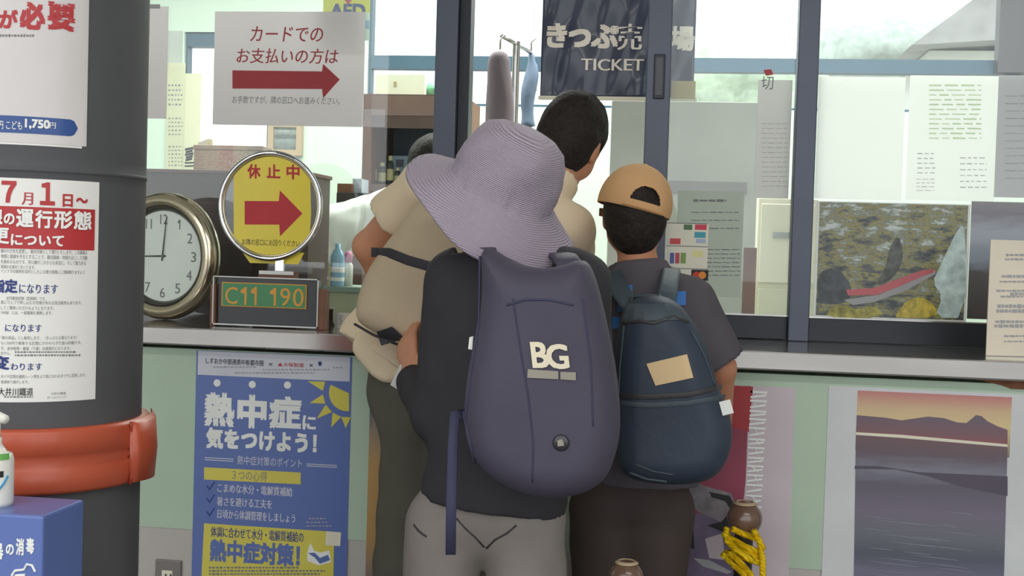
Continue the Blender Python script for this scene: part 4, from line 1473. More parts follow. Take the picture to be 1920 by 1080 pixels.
# pages on window 2
wy = GY+.008
pg = sheet('price_notice', (1418, 150, 1482, 372), wy, 'filmw', None, .001)
tag(pg, 'white page of faint pink lines taped in the window, left of the dark post', 'notice')
marks('pink_lines', [(1428, 1476, 232+i*9, 1.6) for i in range(14)], wy-.001, 'pinkp', pg, dash=(14, 2))
poly('red_mark', [(1432, 131), (1446, 130), (1450, 140), (1436, 142)], wy-.001, 'red', pg)
letters('切', (1428, 143, 1450, 168), wy-.001, 'greyink', pg, 0)
fs = sheet('fare_sheet', (1268, 358, 1392, 556), wy, paper_mat('pale_green_sheet', (206, 216, 204), .3), None, .001)
tag(fs, 'pale green sheet of printed lines behind the payment sticker', 'notice')
marks('printed_lines', [(1300, 1362, 376, 5)]+[(1296, 1386, 398+i*15, 2) for i in range(3)]+[(1322, 1388, 468+i*8, 2) for i in range(7)], wy-.001, 'greyink', fs, dash=(16, 2))
py_ = sheet('payment_sticker', (1250, 418, 1327, 528), wy-.002, M('sticker_white', (226, 224, 208), .5), None, .0006)
tag(py_, 'small white payment sticker with coloured card marks beside the tan cap', 'sticker')
Ts = wy-.0026
for i, (b_, c_) in enumerate([((1282, 421, 1298, 431), (86, 120, 88)), ((1303, 421, 1325, 431), (206, 64, 90)), ((1302, 435, 1323, 446), (70, 160, 180)), ((1256, 447, 1276, 458), (206, 80, 84)), ((1305, 448, 1323, 456), (170, 186, 210)), ((1256, 474, 1264, 494), (86, 100, 168)), ((1266, 474, 1274, 494), (190, 80, 100)), ((1276, 474, 1286, 494), (130, 160, 90)), ((1297, 470, 1318, 482), (226, 222, 160))]):
    sheet('card_mark', b_, Ts, M('card_mark_ink', c_, .5), py_, .0003)
for y in (419, 462, 504):
    sheet('sticker_rule', (1250, y-1, 1327, y+.6), Ts, 'greyink', py_, .0003)
sheet('dark_card_mark', (1296, 506, 1328, 526), Ts, 'ink', py_, .0003)
for px, c_ in ((1306, (196, 60, 40)), (1317, (226, 140, 50))):
    c = P(px, 516, Ts)
    MB().lathe([(0, 0), (.0105, 0), (.0105, .0004), (0, .0004)], 24, Matrix.Translation((c.x, Ts-.0003-(.0003 if px > 1310 else 0), c.z)) @ Matrix.Rotation(math.radians(90), 4, 'X')).build('overlapping_disc', M('disc_ink', c_, .5), py_)

# pages and picture on window 3
W3 = GY+.006
bwp = sheet('white_notice', (1531, 144, 1694, 374), W3, 'filmw', None, .001)
tag(bwp, 'blank bright white sheet at the left of the right window', 'notice')
nt_ = sheet('lined_notice', (1702, 142, 1868, 376), W3, 'filmw', None, .001)
tag(nt_, 'white notice with pale green and red lines above the train picture', 'notice')
marks('green_lines', [(1742, 1840, 160+i*9, 3) for i in range(12)], W3-.001, M('pale_green_ink', (206, 226, 180), .6), nt_, dash=(26, 6), seed=5)
marks('grey_lines', [(1720, 1754, 288+i*9, 2) for i in range(5)]+[(1800, 1850, 296+i*11, 2) for i in range(6)], W3-.001, 'paleink', nt_, dash=(10, 4), seed=6)
marks('red_lines', [(1718, 1752, 336+i*7, 2) for i in range(4)], W3-.001, 'pinkp', nt_, dash=(12, 3), seed=7)
gn = sheet('grey_notice', (1868, 142, 2060, 372), W3-.0015, paper_mat('grey_sheet', (196, 192, 194), .2, .3, .4, 14), None, .001)
tag(gn, 'greyish sleeved sheet at the far right of the right window', 'notice')
marks('faint_lines', [(1884, 1960, 180+i*14, 2) for i in range(12)], W3-.0026, 'paleink', gn, dash=(30, 3), seed=9)

# picture of a red train in the autumn valley
WO = GY-.0042
tp = sheet('train_picture', (1529, 380, 1816, 600), WO, M('picture_white_edge', (226, 230, 226), .3, coat=.4), None, .001)
tag(tp, 'autumn valley picture with a red train, behind the right window', 'picture')
x0, x1, z0, z1 = zx((1533, 382, 1811, 596), WO)
fol = ramp_mat('autumn_valley_print', [(.2, (42, 46, 50)), (.34, (78, 84, 86)), (.44, (112, 114, 82)), (.52, (160, 150, 84)), (.58, (100, 108, 100)), (.66, (152, 160, 142)), (.78, (198, 206, 204))], 'Z', .35, (2.1, 5), .2, (1, 1, 2.2), .16, .42)
MB().box((x0, WO-.0013, z0), (x1, WO-.001, z1)).build('valley_print', fol, tp)
Wp = WO-.0013
poly('dark_gorge', smooth_poly([(1533, 510), (1570, 500), (1600, 540), (1590, 566), (1560, 572), (1533, 566)], 1), Wp, M('gorge_ink', (66, 70, 74), .3, var=.6, vscale=45, coat=.2), tp)
poly('dark_cliff', smooth_poly([(1668, 462), (1684, 440), (1694, 470), (1690, 500), (1668, 528), (1640, 536), (1660, 505)], 1), Wp, M('cliff_ink', (80, 82, 78), .3, var=.6, vscale=45, coat=.2), tp)
poly('pale_river', smooth_poly([(1762, 500), (1800, 420), (1811, 430), (1811, 596), (1752, 596), (1768, 555), (1748, 530)], 1), Wp, M('river_ink', (190, 208, 206), .3, var=.35, vscale=30, coat=.2), tp)
poly('yellow_trees', smooth_poly([(1680, 590), (1700, 562), (1730, 556), (1752, 572), (1760, 596), (1680, 596)], 1), Wp-.0006, M('yellow_tree_ink', (184, 164, 56), .3, var=.5, vscale=55, coat=.2), tp)
poly('yellow_bushes', smooth_poly([(1545, 596), (1560, 575), (1590, 572), (1610, 582), (1640, 570), (1660, 596)], 1), Wp-.0006, M('olive_bush_ink', (156, 148, 66), .3, var=.5, vscale=55, coat=.2), tp)
poly('track_print', [(1582, 562), (1650, 552), (1720, 520), (1752, 505), (1754, 514), (1700, 544), (1640, 566), (1600, 572)], Wp-.0006, 'paleink', tp)
poly('red_train_print', [(1586, 543), (1640, 540), (1680, 524), (1730, 506), (1752, 504), (1750, 511), (1730, 518), (1684, 538), (1644, 553), (1590, 554)], Wp-.0012, M('train_red_ink', (190, 92, 98), .3, coat=.2), tp)
tq = sheet('slate_picture', (1817, 380, 2060, 602), WO, ramp_mat('slate_picture_print', [(0, (70, 64, 66)), (.4, (92, 90, 92)), (.5, (140, 150, 165)), (.75, (150, 156, 168)), (.9, (110, 106, 116)), (1, (128, 124, 130))], 'Z', .3, (.15, 5), .5, (1, 1, 4)), None, .001)
tag(tq, 'dark slate grey picture behind the cream standing notice', 'picture')

# ================================================================== INSIDE THE BOOTH
gb_ = sheet('grey_board', (306, 58, 342, 134), BY-.001, M('grey_board_card', (176, 182, 174), .7), None, .004)
tag(gb_, 'small grey board on the back wall above the date columns', 'board')
# calendar sheets by the left back window
cl = sheet('month_calendar', (312, 118, 346, 318), BY-.01, 'filmc', None, .002)
tag(cl, 'long white calendar sheet with columns of tiny dates behind the left window', 'calendar')
marks('dates', [(316, 342, 160+i*9, 4) for i in range(5)]+[(316, 342, 222+i*7.5, 3) for i in range(5)]+[(316, 342, 275+i*7, 3) for i in range(6)], BY-.012, 'greyink', cl, dash=(4, 3))
sc_ = sheet('hanging_scroll', (346, 138, 376, 318), BY-.016, 'filmc', None, .002)
tag(sc_, 'cream strip with bold black brush writing beside the date columns', 'scroll')
mb = MB()
rn = random.Random(21)
for k, y in enumerate((279, 284, 289, 294, 299)):
    a, b = P(349+rn.uniform(0, 3), y+2, BY), P(364+rn.uniform(-2, 2), y-1, BY)
    mb.prism([(a.x, a.z-.006), (b.x, b.z-.006), (b.x, b.z+.006), (a.x, a.z+.006)], BY-.019, BY-.018)
for y in (306, 312):
    a, b = P(349, y, BY), P(366, y-.5, BY)
    mb.prism([(a.x, a.z-.004), (b.x, b.z-.004), (b.x, b.z+.004), (a.x, a.z+.004)], BY-.019, BY-.018)
mb.build('brush_writing', 'ink', sc_)
pf = thing('framed_picture', 'small brown framed grey picture above the chrome ringed sign', 'picture', (P(537, 262, BY).x, BY-.02, P(537, 262, BY).z))
x0, x1, z0, z1 = zx((504, 228, 568, 292), BY-.01)
mb = MB()
for q in ((x0, x1, z1-.03, z1), (x0, x1, z0, z0+.03), (x0, x0+.03, z0+.03, z1-.03), (x1-.03, x1, z0+.03, z1-.03)):
    mb.box((q[0], BY-.03, q[2]), (q[1], BY-.001, q[3]))
mb.build('frame', M('picture_frame_tan', (176, 154, 126), .5), pf)
MB().box((x0+.03, BY-.015, z0+.03), (x1-.03, BY-.005, z1-.03)).build('print', ramp_mat('grey_photo_print', [(0, (90, 96, 94)), (.45, (136, 146, 144)), (.6, (84, 90, 90)), (1, (176, 184, 178))], 'Z', .4, (.6, 5)), pf)

# walnut shelf unit with jars
KY = 1.75
x0, x1, z0, z1 = zx((679, 177, 866, 420), KY)
zf = z1
ku = thing('shelf_unit', 'brown open shelf unit behind the left window, jars on its shelf', 'shelf unit', ((x0+x1)/2, KY+.2, 0))
zmid = P(750, 240, KY).z
zsh = P(720, 345, KY).z
MB().box((x0, KY, 0), (x0+.035, KY+.4, zf)).build('side_panel', 'wood', ku)
MB().box((x1-.035, KY, 0), (x1, KY+.4, zf)).build('side_panel', 'wood', ku)
MB().box((x0+.035, KY+.38, 0), (x1-.035, KY+.4, zf-.03)).build('back_panel', 'slate', ku)
MB().box((x0+.035, KY, zf-.03), (x1-.035, KY+.4, zf)).build('top_board', 'shelfwood', ku)
MB().box((x0+.035, KY+.002, zmid), (x1-.035, KY+.02, zf-.03)).build('upper_door', 'shelfwood', ku)
MB().box((x0+.035, KY-.004, zmid+.05), (x1-.035, KY+.002, zmid+.13)).build('door_rail', M('door_rail_wood', (138, 112, 102), .5), ku)
MB().box((x0+.035, KY+.01, zsh-.03), (x1-.035, KY+.38, zsh)).build('shelf_board', 'shelfwood', ku)
MB().box((x0+.035, KY+.01, 0), (x1-.035, KY+.03, zsh-.25)).build('lower_door', 'shelfwood', ku)
jl = ['brown jar with a pale label, nearest the side of the shelf unit', 'dark jar with a cream label, next along the shelf', 'tall dark jar with a pale cap standing behind the white sleeve', 'short dark jar beside the light blue box']
for k, (px, top, wp, lab) in enumerate([(699, 292, 15, 0), (716, 303, 15, 1), (731, 290, 13, 2), (745, 312, 12, 3)]):
    c = P(px, 345, KY+.1)
    s = S(px, 330, KY+.1)
    t = thing('glass_jar', jl[lab], 'jar', (c.x, KY+.1, zsh), 'jars on the shelf')
    hgt = (345-top)*s
    X = Matrix.Translation((c.x, KY+.1, zsh))
    rr_ = wp/2*s
    MB().lathe([(0, 0), (rr_, 0), (rr_, hgt*.7), (rr_*.55, hgt*.84), (0, hgt*.84)], 20, X).build('jar_body', 'jar', t, smooth=False)
    MB().lathe([(rr_*1.02, hgt*.16), (rr_*1.02, hgt*.55)], 20, X).build('jar_label', 'yell', t, smooth=True)
    MB().lathe([(0, hgt*.84), (rr_*.6, hgt*.84), (rr_*.6, hgt), (0, hgt)], 20, X).build('jar_lid', 'yell', t)
a0, a1, b0, b1 = zx((735, 292, 766, 345), KY+.2)
lb = thing('light_blue_box', 'light blue carton on the shelf, left of the dark haired clerk', 'box', ((a0+a1)/2, KY+.25, zsh))
MB().box((a0, KY+.2, zsh), (a1, KY+.3, b1)).build('carton', M('light_blue_card', (168, 192, 216), .5), lb, bevel=.003)
a0, a1, b0, b1 = zx((742, 299, 757, 313), KY+.199)
MB().box((a0, KY+.1985, b0), (a1, KY+.1999, b1)).build('carton_mark', 'slate', lb)
a0, a1, b0, b1 = zx((703, 138, 797, 178), KY+.1)
wb = thing('cream_carton', 'cream carton lying on top of the brown shelf unit', 'box', ((a0+a1)/2, KY+.2, zf))
MB().box((a0, KY+.1, zf), (a1, KY+.3, b1)).build('carton', M('cream_carton_card', (222, 226, 204), .6), wb, bevel=.003)
MB().box((a0+.08, KY+.099, zf+.045), (a1-.12, KY+.0999, zf+.065)).build('carton_print', 'khaki', wb)
c = P(822, 178, KY+.2)
s = S(822, 160, KY+.2)
gb = thing('plastic_bag', 'round green plastic bag beside the cream carton', 'bag', (c.x, KY+.2, zf))
gbo = solid('bag_body', field([ell((c.x, KY+.2, zf+19*s), (26*s, .08, 19*s)), halfspace((0, 0, zf), (0, 0, -1))], folds(.006, 40, 3)), (c.x-.14, KY+.08, zf-.03), (c.x+.14, KY+.32, zf+.18), .01, 'greenbag', gb)
MB().tube([(c.x-.01, KY+.2, zf+36*s), (c.x, KY+.2, zf+42*s), (c.x+.012, KY+.2, zf+36*s)], .006).build('bag_knot', 'greenbag', gb, smooth=True)

# dark organiser on a stand in front of the shelf unit
a0, a1, b0, b1 = zx((630, 361, 684, 420), 1.25)
og = thing('desk_organiser', 'black desk organiser with a small brown top, behind the white sleeve', 'organiser', ((a0+a1)/2, 1.35, 0))
MB().box((a0, 1.25, b1-.12), (a1, 1.5, b1)).build('black_tray', 'black', og, bevel=.003)
MB().box((a0+.01, 1.27, 0), (a1-.01, 1.48, b1-.12)).build('stand', 'shelfwood', og)
c0, c1, e0, e1 = zx((632, 344, 660, 361), 1.28)
MB().box((c0, 1.28, b1), (c1, 1.4, e1)).build('brown_top', 'wood', og, bevel=.002)
c0, c1, e0, e1 = zx((661, 335, 678, 361), 1.3)
MB().box((c0, 1.3, b1), (c1, 1.4, e1)).build('grey_file', M('grey_file_card', (170, 178, 190), .5), og)
# two coats on a stand seen through the middle window
def coat(px, w_, top, bot, Y, mat, label, seed):
    c = P(px, top, Y)
    s = S(px, top, Y)
    zb_ = P(px, bot, Y).z
    t = thing('hanging_coat', label, 'coat', (c.x, Y, zb_), 'coats on the stand inside the booth')
    f = field([cone((c.x, Y, c.z-w_*s*.45), (c.x, Y, zb_), w_*s*.42, w_*s*.60, .02, (0, 1, 0), .6), halfspace((0, 0, zb_), (0, 0, -1))], folds(.012, 30, seed, 4, stretch=.15))
    solid('coat_body', f, (c.x-.25, Y-.2, zb_-.05), (c.x+.25, Y+.2, c.z+.1), .012, mat, t)
    MB().tube([(c.x, Y, c.z-.01), (c.x, Y, c.z+.03), (c.x+.02, Y, c.z+.045)], .004).build('hanger_hook', 'steel', t, smooth=True)
    return c, s


coat(938, 58, 88, 300, 1.5, 'coatg', 'grey brown coat hanging inside the middle window above the mauve hat', 4)
coat(996, 24, 92, 240, 1.9, 'coatb', 'slim blue grey coat hanging left of the navy ticket sign', 6)
c = P(968, 100, 1.7)
cs_t = thing('coat_stand', 'pale metal coat stand between the two hanging coats', 'coat stand', (c.x, 1.7, 0))
zc1 = P(968, 78, 1.7).z
MB().lathe([(0, 0), (.18, 0), (.18, .02), (.015, .04), (.015, zc1), (0, zc1)], 20, Matrix.Translation((c.x, 1.7, 0))).build('stand_pole', 'steel', cs_t)
MB().tube([(P(940, 80, 1.5).x, 1.5, zc1-.012), (c.x, 1.7, zc1-.01), (P(996, 80, 1.9).x, 1.9, zc1-.012)], .008).build('stand_arm', 'steel', cs_t, smooth=True)
# pale desk screen and brown post behind window 2
x0, x1, z0, z1 = zx((1140, 190, 1418, 620), 1.15)
ps = thing('office_screen', 'pale grey office screen standing behind the fare sheet', 'screen', ((x0+x1)/2, 1.15, 0))
MB().box((x0, 1.15, .05), (x1, 1.18, z1)).build('screen_panel', M('screen_fabric', (206, 208, 200), .8), ps, bevel=.004)
a0, a1, b0, b1 = zx((1200, 340, 1400, 362), 1.15)
MB().box((a0, 1.14, b0), (a1, 1.15, b1)).build('screen_band', M('screen_band_grey', (164, 160, 162), .7), ps)
MB().box((x0, 1.10, 0), (x0+.05, 1.24, .05)).build('foot', 'postm', ps)
MB().box((x1-.05, 1.10, 0), (x1, 1.24, .05)).build('foot', 'postm', ps)
x0, x1, z0, z1 = zx((1392, 464, 1416, 620), .9)
bpst = thing('brown_upright', 'narrow brown wooden upright right of the fare sheet', 'upright', ((x0+x1)/2, .9, 1.0))
MB().box((x0, .88, 1.0), (x1, .92, z1)).build('upright_board', 'wood', bpst, bevel=.002)
MB().box((x0-.03, .85, 1.0), (x1+.03, .95, 1.012)).build('upright_foot', 'wood', bpst)
x0, x1, z0, z1 = zx((1418, 372, 1530, 620), 1.3)
fc = thing('filing_cabinet', 'cream filing cabinet inside, left of the dark window post', 'cabinet', ((x0+x1)/2, 1.4, 0))
MB().box((x0, 1.3, 0), (x1, 1.75, z1)).build('cabinet_body', 'cream', fc, bevel=.004)
for k in range(3):
    MB().box((x0+.01, 1.292, z1-.30-.3*k), (x1-.01, 1.3, z1-.02-.3*k)).build('drawer', 'cream', fc, bevel=.003)
    d_ = fc.children[-1]
    MB().box(((x0+x1)/2-.05, 1.28, z1-.14-.3*k), ((x0+x1)/2+.05, 1.292, z1-.12-.3*k)).build('handle', 'steel', d_)

# ================================================================== PEOPLE
def rotm(roll=0, pitch=0, yaw=0):
    """columns: the person's right, forward (face), up. roll: top of head to the right; pitch: nod forward; yaw: turn to the left"""
    return Matrix.Rotation(math.radians(yaw), 3, 'Z') @ Matrix.Rotation(math.radians(roll), 3, 'Y') @ Matrix.Rotation(math.radians(-pitch), 3, 'X')


def head_prims(c, R, s=1.):
    c = Vector(c)
    q = lambda x, y, z: c+R@Vector((x, y, z))*s
    L = []
    L.append(ell(q(0, -.012, .03), (.074*s, .094*s, .092*s), R, .02))
    L.append(cone(q(0, .03, -.01), q(0, .052, -.085), .062*s, .030*s, .03))
    L.append(cone(q(-.035, .02, -.05), q(.035, .02, -.05), .035*s, .035*s, .03))
    L.append(cone(q(0, .082, .012), q(0, .102, -.026), .008*s, .014*s, .012))          # nose
    L.append(cone(q(-.032, .078, .022), q(.032, .078, .022), .011*s, .011*s, .012))    # brow
    L.append(cone(q(-.016, .080, -.057), q(.016, .080, -.057), .008*s, .008*s, .008))  # lips
    L.append(ell(q(0, .068, -.086), (.018*s, .018*s, .014*s), R, .015))
    for sx in (-1, 1):
        L.append(ell(q(sx*.031, .083, .004), (.013*s, .01*s, .009*s), R, .006, '-'))
        L.append(ell(q(sx*.077, -.004, -.008), (.010*s, .020*s, .032*s), R, .008))
        L.append(ell(q(sx*.086, .004, -.004), (.006*s, .010*s, .018*s), R, .004, '-'))
    return L


def hand_prims(w_, d, nrm, s=1., curl=.5, side=1):
    """w_ wrist, d finger direction, nrm out of the palm, side +1: thumb towards d x nrm"""
    w_, d, nrm = Vector(w_), Vector(d).normalized(), Vector(nrm)
    nrm = (nrm-d*nrm.dot(d)).normalized()
    lat = d.cross(nrm)*side
    L = [cone(w_, w_+d*.08*s, .030*s, .040*s, .012, nrm, .38)]
    for i, ln in enumerate((.066, .076, .070, .054)):
        b = w_+d*.083*s+lat*(.0285-.019*i)*s
        a = 0.
        dd = d
        for j, fr in enumerate((.45, .32, .25)):
            a += curl*(.5 if j == 0 else .75)
            dd = d*math.cos(a)+nrm*math.sin(a)
            e = b+dd*ln*fr*s
            L.append(cone(b, e, (.0092-.0008*j)*s, (.0086-.0008*j)*s, .003 if j else .006))
            b = e
    b = w_+d*.022*s+lat*.026*s
    m_ = b+(d*.55+lat*.75+nrm*.3).normalized()*.042*s
    L.append(cone(b, m_, .014*s, .0115*s, .008))
    L.append(cone(m_, m_+(d*.9+lat*.25+nrm*.35).normalized()*.032*s, .011*s, .009*s, .004))
    return L


def limb(a, b, c, r0, r1, r2, k=.02):
    return [cone(a, b, r0, r1, k), cone(b, c, r1, r2, k)]


def lookpts(L):
    return L


def person(label, J, s, R, mats, sleeve, hand=None, seed=1, hem=None, hair=None, group=None, fit=1., wob=.004):
    """J: joints as world vectors. one blended body; clothes, shoes, hair and eyes are its children"""
    base = Vector((J['pelvis'].x, J['pelvis'].y, 0))
    t = thing('person', label, 'person', base, group)
    F = Vector((0, 1, 0))
    for side in (-1, 1):
        pass
    pel, che, nek, hed = J['pelvis'], J['chest'], J['neck'], J['head']
    n = J.get('front', F)
    spine = (nek-pel).normalized()
    nn = (n-spine*n.dot(spine)).normalized()
    wst = pel.lerp(che, .5)
    body = [cone(pel, wst, .125*s, .112*s, .04, nn, .68), cone(wst, che, .112*s, .135*s, .05, nn, .66), cone(che, che.lerp(nek, .6), .135*s, .085*s, .05, nn, .62),
            cone(J['sL'], J['sR'], .045*s, .045*s, .05), cone(che.lerp(nek, .75), hed+R@Vector((0, -.01, -.05))*s, .052*s, .050*s, .03)]
    for a in 'LR':
        body += limb(J['s'+a], J['e'+a], J['w'+a], .048*s, .037*s, .026*s)
        hd = (hand or {}).get(a)
        if hd:
            body += hand_prims(J['w'+a], hd[0], hd[1], s*.98, hd[2], hd[3])
        else:
            body += hand_prims(J['w'+a], (J['w'+a]-J['e'+a]), Vector((0, -1, -.3)), s*.98, .45, 1 if a == 'L' else -1)
        body += limb(J['h'+a], J['k'+a], J['a'+a], .080*s, .055*s, .036*s, .03)
        body += [cone(J['a'+a], J['a'+a]+F*.12*s-Vector((0, 0, .03)), .034*s, .03*s, .02)]
    body += head_prims(hed, R, s)
    allp = [J[k] for k in J if k not in ('front', 'leg', 'shirt_extra', 'trouser_extra', 'collar')]+[hed+Vector((0, 0, .16)), J['aL']+F*.2, J['wL']+Vector((.1, .16, .1)), J['wR']+Vector((.1, .16, .1)), J['wL']-Vector((.16, .16, .16)), J['wR']-Vector((.16, .16, .16))]
    lo, hi = bounds(allp, .16)
    lo[2] = -.02
    solid('body', field(body), lo, hi, .0052, mats['skin'], t)
    # eyes
    for sx in (-1, 1):
        c = hed+R@Vector((sx*.031, .076, .004))*s
        MB().sphere(c, .0125*s, 8).build('eye', 'eye', t, smooth=True)
        e = t.children[-1]
        MB().sphere(c+R@Vector((0, .0085, 0))*s, .006*s, 6).build('iris', 'iris', e, smooth=True)
    # trousers
    lw = J.get('leg', .074)
    g = .016*fit
    tr = [cone(pel+Vector((0, 0, .06)), pel, .118*s+g, .126*s+g, .03, nn, .66)]
    for a in 'LR':
        tr += [cone(J['h'+a], J['k'+a], lw*s+g, .060*s+g, .022), cone(J['k'+a], J['a'+a]+Vector((0, 0, .02)), .060*s+g, .052*s+g, .012)]
    tr += J.get('trouser_extra', [])
    tr.append(halfspace(pel+spine*.10, spine))
    tlo, thi = bounds([pel, J['hL'], J['hR'], J['kL'], J['kR'], J['aL'], J['aR'], pel+Vector((0, 0, .1))], .22)
    tlo[2] = .02
    solid('trousers', field(tr+[halfspace((0, 0, .05), (0, 0, -1))], (lambda p, a=folds(wob*1.3, 24, seed+50, 5, stretch=.7), b=folds(wob*.8, 60, seed+57, 5, stretch=.6): a(p)+b(p))), tlo, thi, .008, mats['trousers'], t)
    # shirt
    gs = .018*fit
    hm = hem if hem is not None else (pel-spine*.06)
    sh = [cone(hm, wst, .128*s+gs*1.3, .118*s+gs, .04, nn, .72), cone(wst, che, .118*s+gs, .138*s+gs, .05, nn, .70), cone(che, che.lerp(nek, .62), .138*s+gs, .085*s+gs*.6, .05, nn, .68),
          cone(J['sL'], J['sR'], .050*s+gs*.5, .050*s+gs*.5, .05), cone(che.lerp(nek, .7), nek+(hed-nek)*.35, .068*s, .062*s, .03)]
    for a in 'LR':
        if sleeve == 'long':
            sh += [cone(J['s'+a], J['e'+a], .056*s+gs*.6, .046*s+gs*.7, .03), cone(J['e'+a], J['e'+a].lerp(J['w'+a], .93), .046*s+gs*.7, .034*s+gs*.4, .02)]
        else:
            dv = (J['e'+a]-J['s'+a]).normalized()
            cp_ = J['s'+a].lerp(J['e'+a], sleeve)
            cv = cone(J['s'+a], J['e'+a], .054*s+gs*.5, .052*s+gs*1.1)[0]
            hv = halfspace(cp_, dv)[0]
            sh += [((lambda p, cv=cv, hv=hv: np.maximum(cv(p), hv(p))), .025, '+')]
    sh += J.get('shirt_extra', [])
    cutd = (hed-nek).normalized()
    sh.append((lambda p, f=halfspace(nek+cutd*J.get('collar', .03), cutd)[0], c=V3(nek): np.where(((p-c)**2).sum(1) < .13**2, f(p), -1.), 0, '&'))
    sh.append(halfspace(hm-spine*.03, -spine) if True else None)
    if sleeve != 'long':
        pass
    pts = [hm, pel, che, nek, J['sL'], J['sR'], J['eL'], J['eR']]+([J['wL'], J['wR']] if sleeve == 'long' else [])
    slo, shi = bounds(pts, .23)
    shirt = solid('shirt', field(sh, (lambda p, a=folds(wob, 30, seed, 6, stretch=.5), b=folds(wob*.7, 75, seed+7, 6, stretch=.35): a(p)+b(p))), slo, shi, .007, mats['shirt'], t)
    # shoes
    for a in 'LR':
        k = J['a'+a]
        f = field([cone((k.x, k.y-.03, .045), (k.x, k.y+.15*s, .035), .045*s, .038*s, .02), cone((k.x, k.y-.01, .05), (k.x, k.y-.01, .09), .045*s, .045*s, .02), halfspace((0, 0, .003), (0, 0, -1))])
        solid('shoe', f, (k.x-.1, k.y-.12, -.02), (k.x+.1, k.y+.26, .17), .009, 'shoe', t)
    # hair
    if hair:
        q = lambda x, y, z: hed+R@Vector((x, y, z))*s
        zl, gr = hair
        H = [ell(q(0, -.014, .034), (.086*s, .106*s, .104*s), R, .02), ell(q(0, -.040, -.02), (.076*s, .068*s, (.07-zl)*s), R, .03),
             ell(q(0, .10, -.035), (.075*s, .072*s, .085*s), R, .01, '-')]
        for sx in (-1, 1):
            H.append(ell(q(sx*.085, .012, -.015), (.022*s, .032*s, .04*s), R, .01, '-'))
        lo2, hi2 = bounds([hed], .2)
        solid('hair', field(H, folds(.0035, 120, seed+9, 6, stretch=.4)), lo2, hi2, .0055, 'hair', t)
    return t


def Z0(p, z):
    return Vector((p.x, p.y, z))


# ---------------- woman in the mauve hat, nearest, seen from behind
AY = -.75
JA = dict(pelvis=P(922, 930, AY), chest=P(975, 620, AY), neck=P(972, 480, AY), head=P(945, 372, AY+.03), sL=P(862, 530, AY), sR=P(1082, 535, AY),
          eL=P(826, 770, AY+.01), wL=P(772, 712, AY+.19), eR=P(1085, 760, AY+.02), wR=P(1040, 700, AY+.24),
          hL=P(836, 985, AY), hR=P(984, 985, AY), leg=.066)
for a, dx in (('L', -.012), ('R', .012)):
    h_ = JA['h'+a]
    JA['k'+a] = Vector((h_.x+dx, h_.y+.01, .40))
    JA['a'+a] = Vector((h_.x+dx*1.4, h_.y, .08))
RA = rotm(24, 6, 25)
sA = .93
A = person('person seen from behind in a mauve hat, black jersey and grey trousers', JA, sA, RA,
           dict(skin='skin', trousers='pantsg', shirt='jacket'), 'long',
           hand={'L': (Vector((-.25, .45, .75)), Vector((.5, .3, -.3)), .35, -1), 'R': (Vector((-.5, .6, .4)), Vector((0, .2, -1)), .4, 1)}, seed=3, hair=(-.02, 1),
           hem=P(926, 918, AY), fit=1.25)
# bucket hat: soft crown and a wide drooping stitched brim
hc = P(926, 388, AY-.005)
RH = Matrix.Translation(hc) @ (Matrix.Rotation(math.radians(27), 3, 'Y') @ Matrix.Rotation(math.radians(17), 3, 'X')).to_4x4()
prof = [(0, .170), (.030, .169), (.058, .162), (.080, .148), (.093, .128), (.099, .10), (.103, .07), (.107, .045)]
nb = 11
for i in range(1, nb+1):
    u = i/nb
    prof.append((.107+.073*u, .045-.070*u**.9))
prof += [(.178, -.028), (.174, -.024)]
for i in range(nb, 0, -1):
    u = i/nb
    prof.append((.103+.071*u, .041-.068*u**.9))
prof += [(.098, .06), (.090, .12), (.055, .155), (0, .163)]
nrm_ = len(prof)


def hatwob(p, a, j):
    r = math.hypot(p.x, p.y)
    k = max(0, (r-.107)/.073)
    p = p.copy()
    p.z += k*(.012*math.sin(2*a+.6)+.007*math.sin(3*a+1.9)+.004*math.sin(5*a))
    p.z += k*.040*max(0, math.cos(a-math.radians(150)))**2
    g = 1+.05*k*max(0, math.cos(a-math.radians(165)))
    p.x *= g
    p.y *= g
    if r < .107:
        d = .004*math.sin(3*a+p.z*30)+.004*math.sin(5*a-p.z*45)+.003*math.sin(2*a+1)
        g = 1+d/.1
        p.x *= g
        p.y *= g*1.04
    return p


hat_m = M('mauve_hat_stitched', (178, 166, 181), .85, 0, .2, .03, 8, .55, 1, 0, (95, .4, 'Z'))
ht = MB().lathe(prof, 72, RH, closed=False, wob=hatwob).build('bucket_hat', hat_m, A, smooth=True)
bpy.context.view_layer.update()
# object coordinates of the brim stitching follow the hat's own axis
ht.data.transform(RH.inverted())
ht.matrix_parent_inverse = Matrix.Translation(-A.location)
ht.matrix_local = Matrix.Identity(4)
ht.matrix_basis = RH

def cast(o, px, py):
    inv = o.matrix_world.inverted()
    ok, loc, nr, _ = o.ray_cast(inv@CAM, (inv.to_3x3()@ray(px, py)).normalized())
    return o.matrix_world@loc if ok else P(px, py, AY-.1)


trA = [c for c in A.children if c.name.startswith('trousers')][0]
bpy.context.view_layer.update()
for nm, pts_ in (('pocket_zip', [(776, 984), (784, 994), (793, 1002), (800, 1006)]), ('back_seam', [(856, 972), (872, 990), (892, 1008), (908, 1026)]), ('back_seam', [(968, 985), (950, 1000), (928, 1012), (912, 1028)])):
    MB().tube([cast(trA, a, b) for a, b in pts_], .0022, 6).build(nm, 'zip', trA, smooth=True)

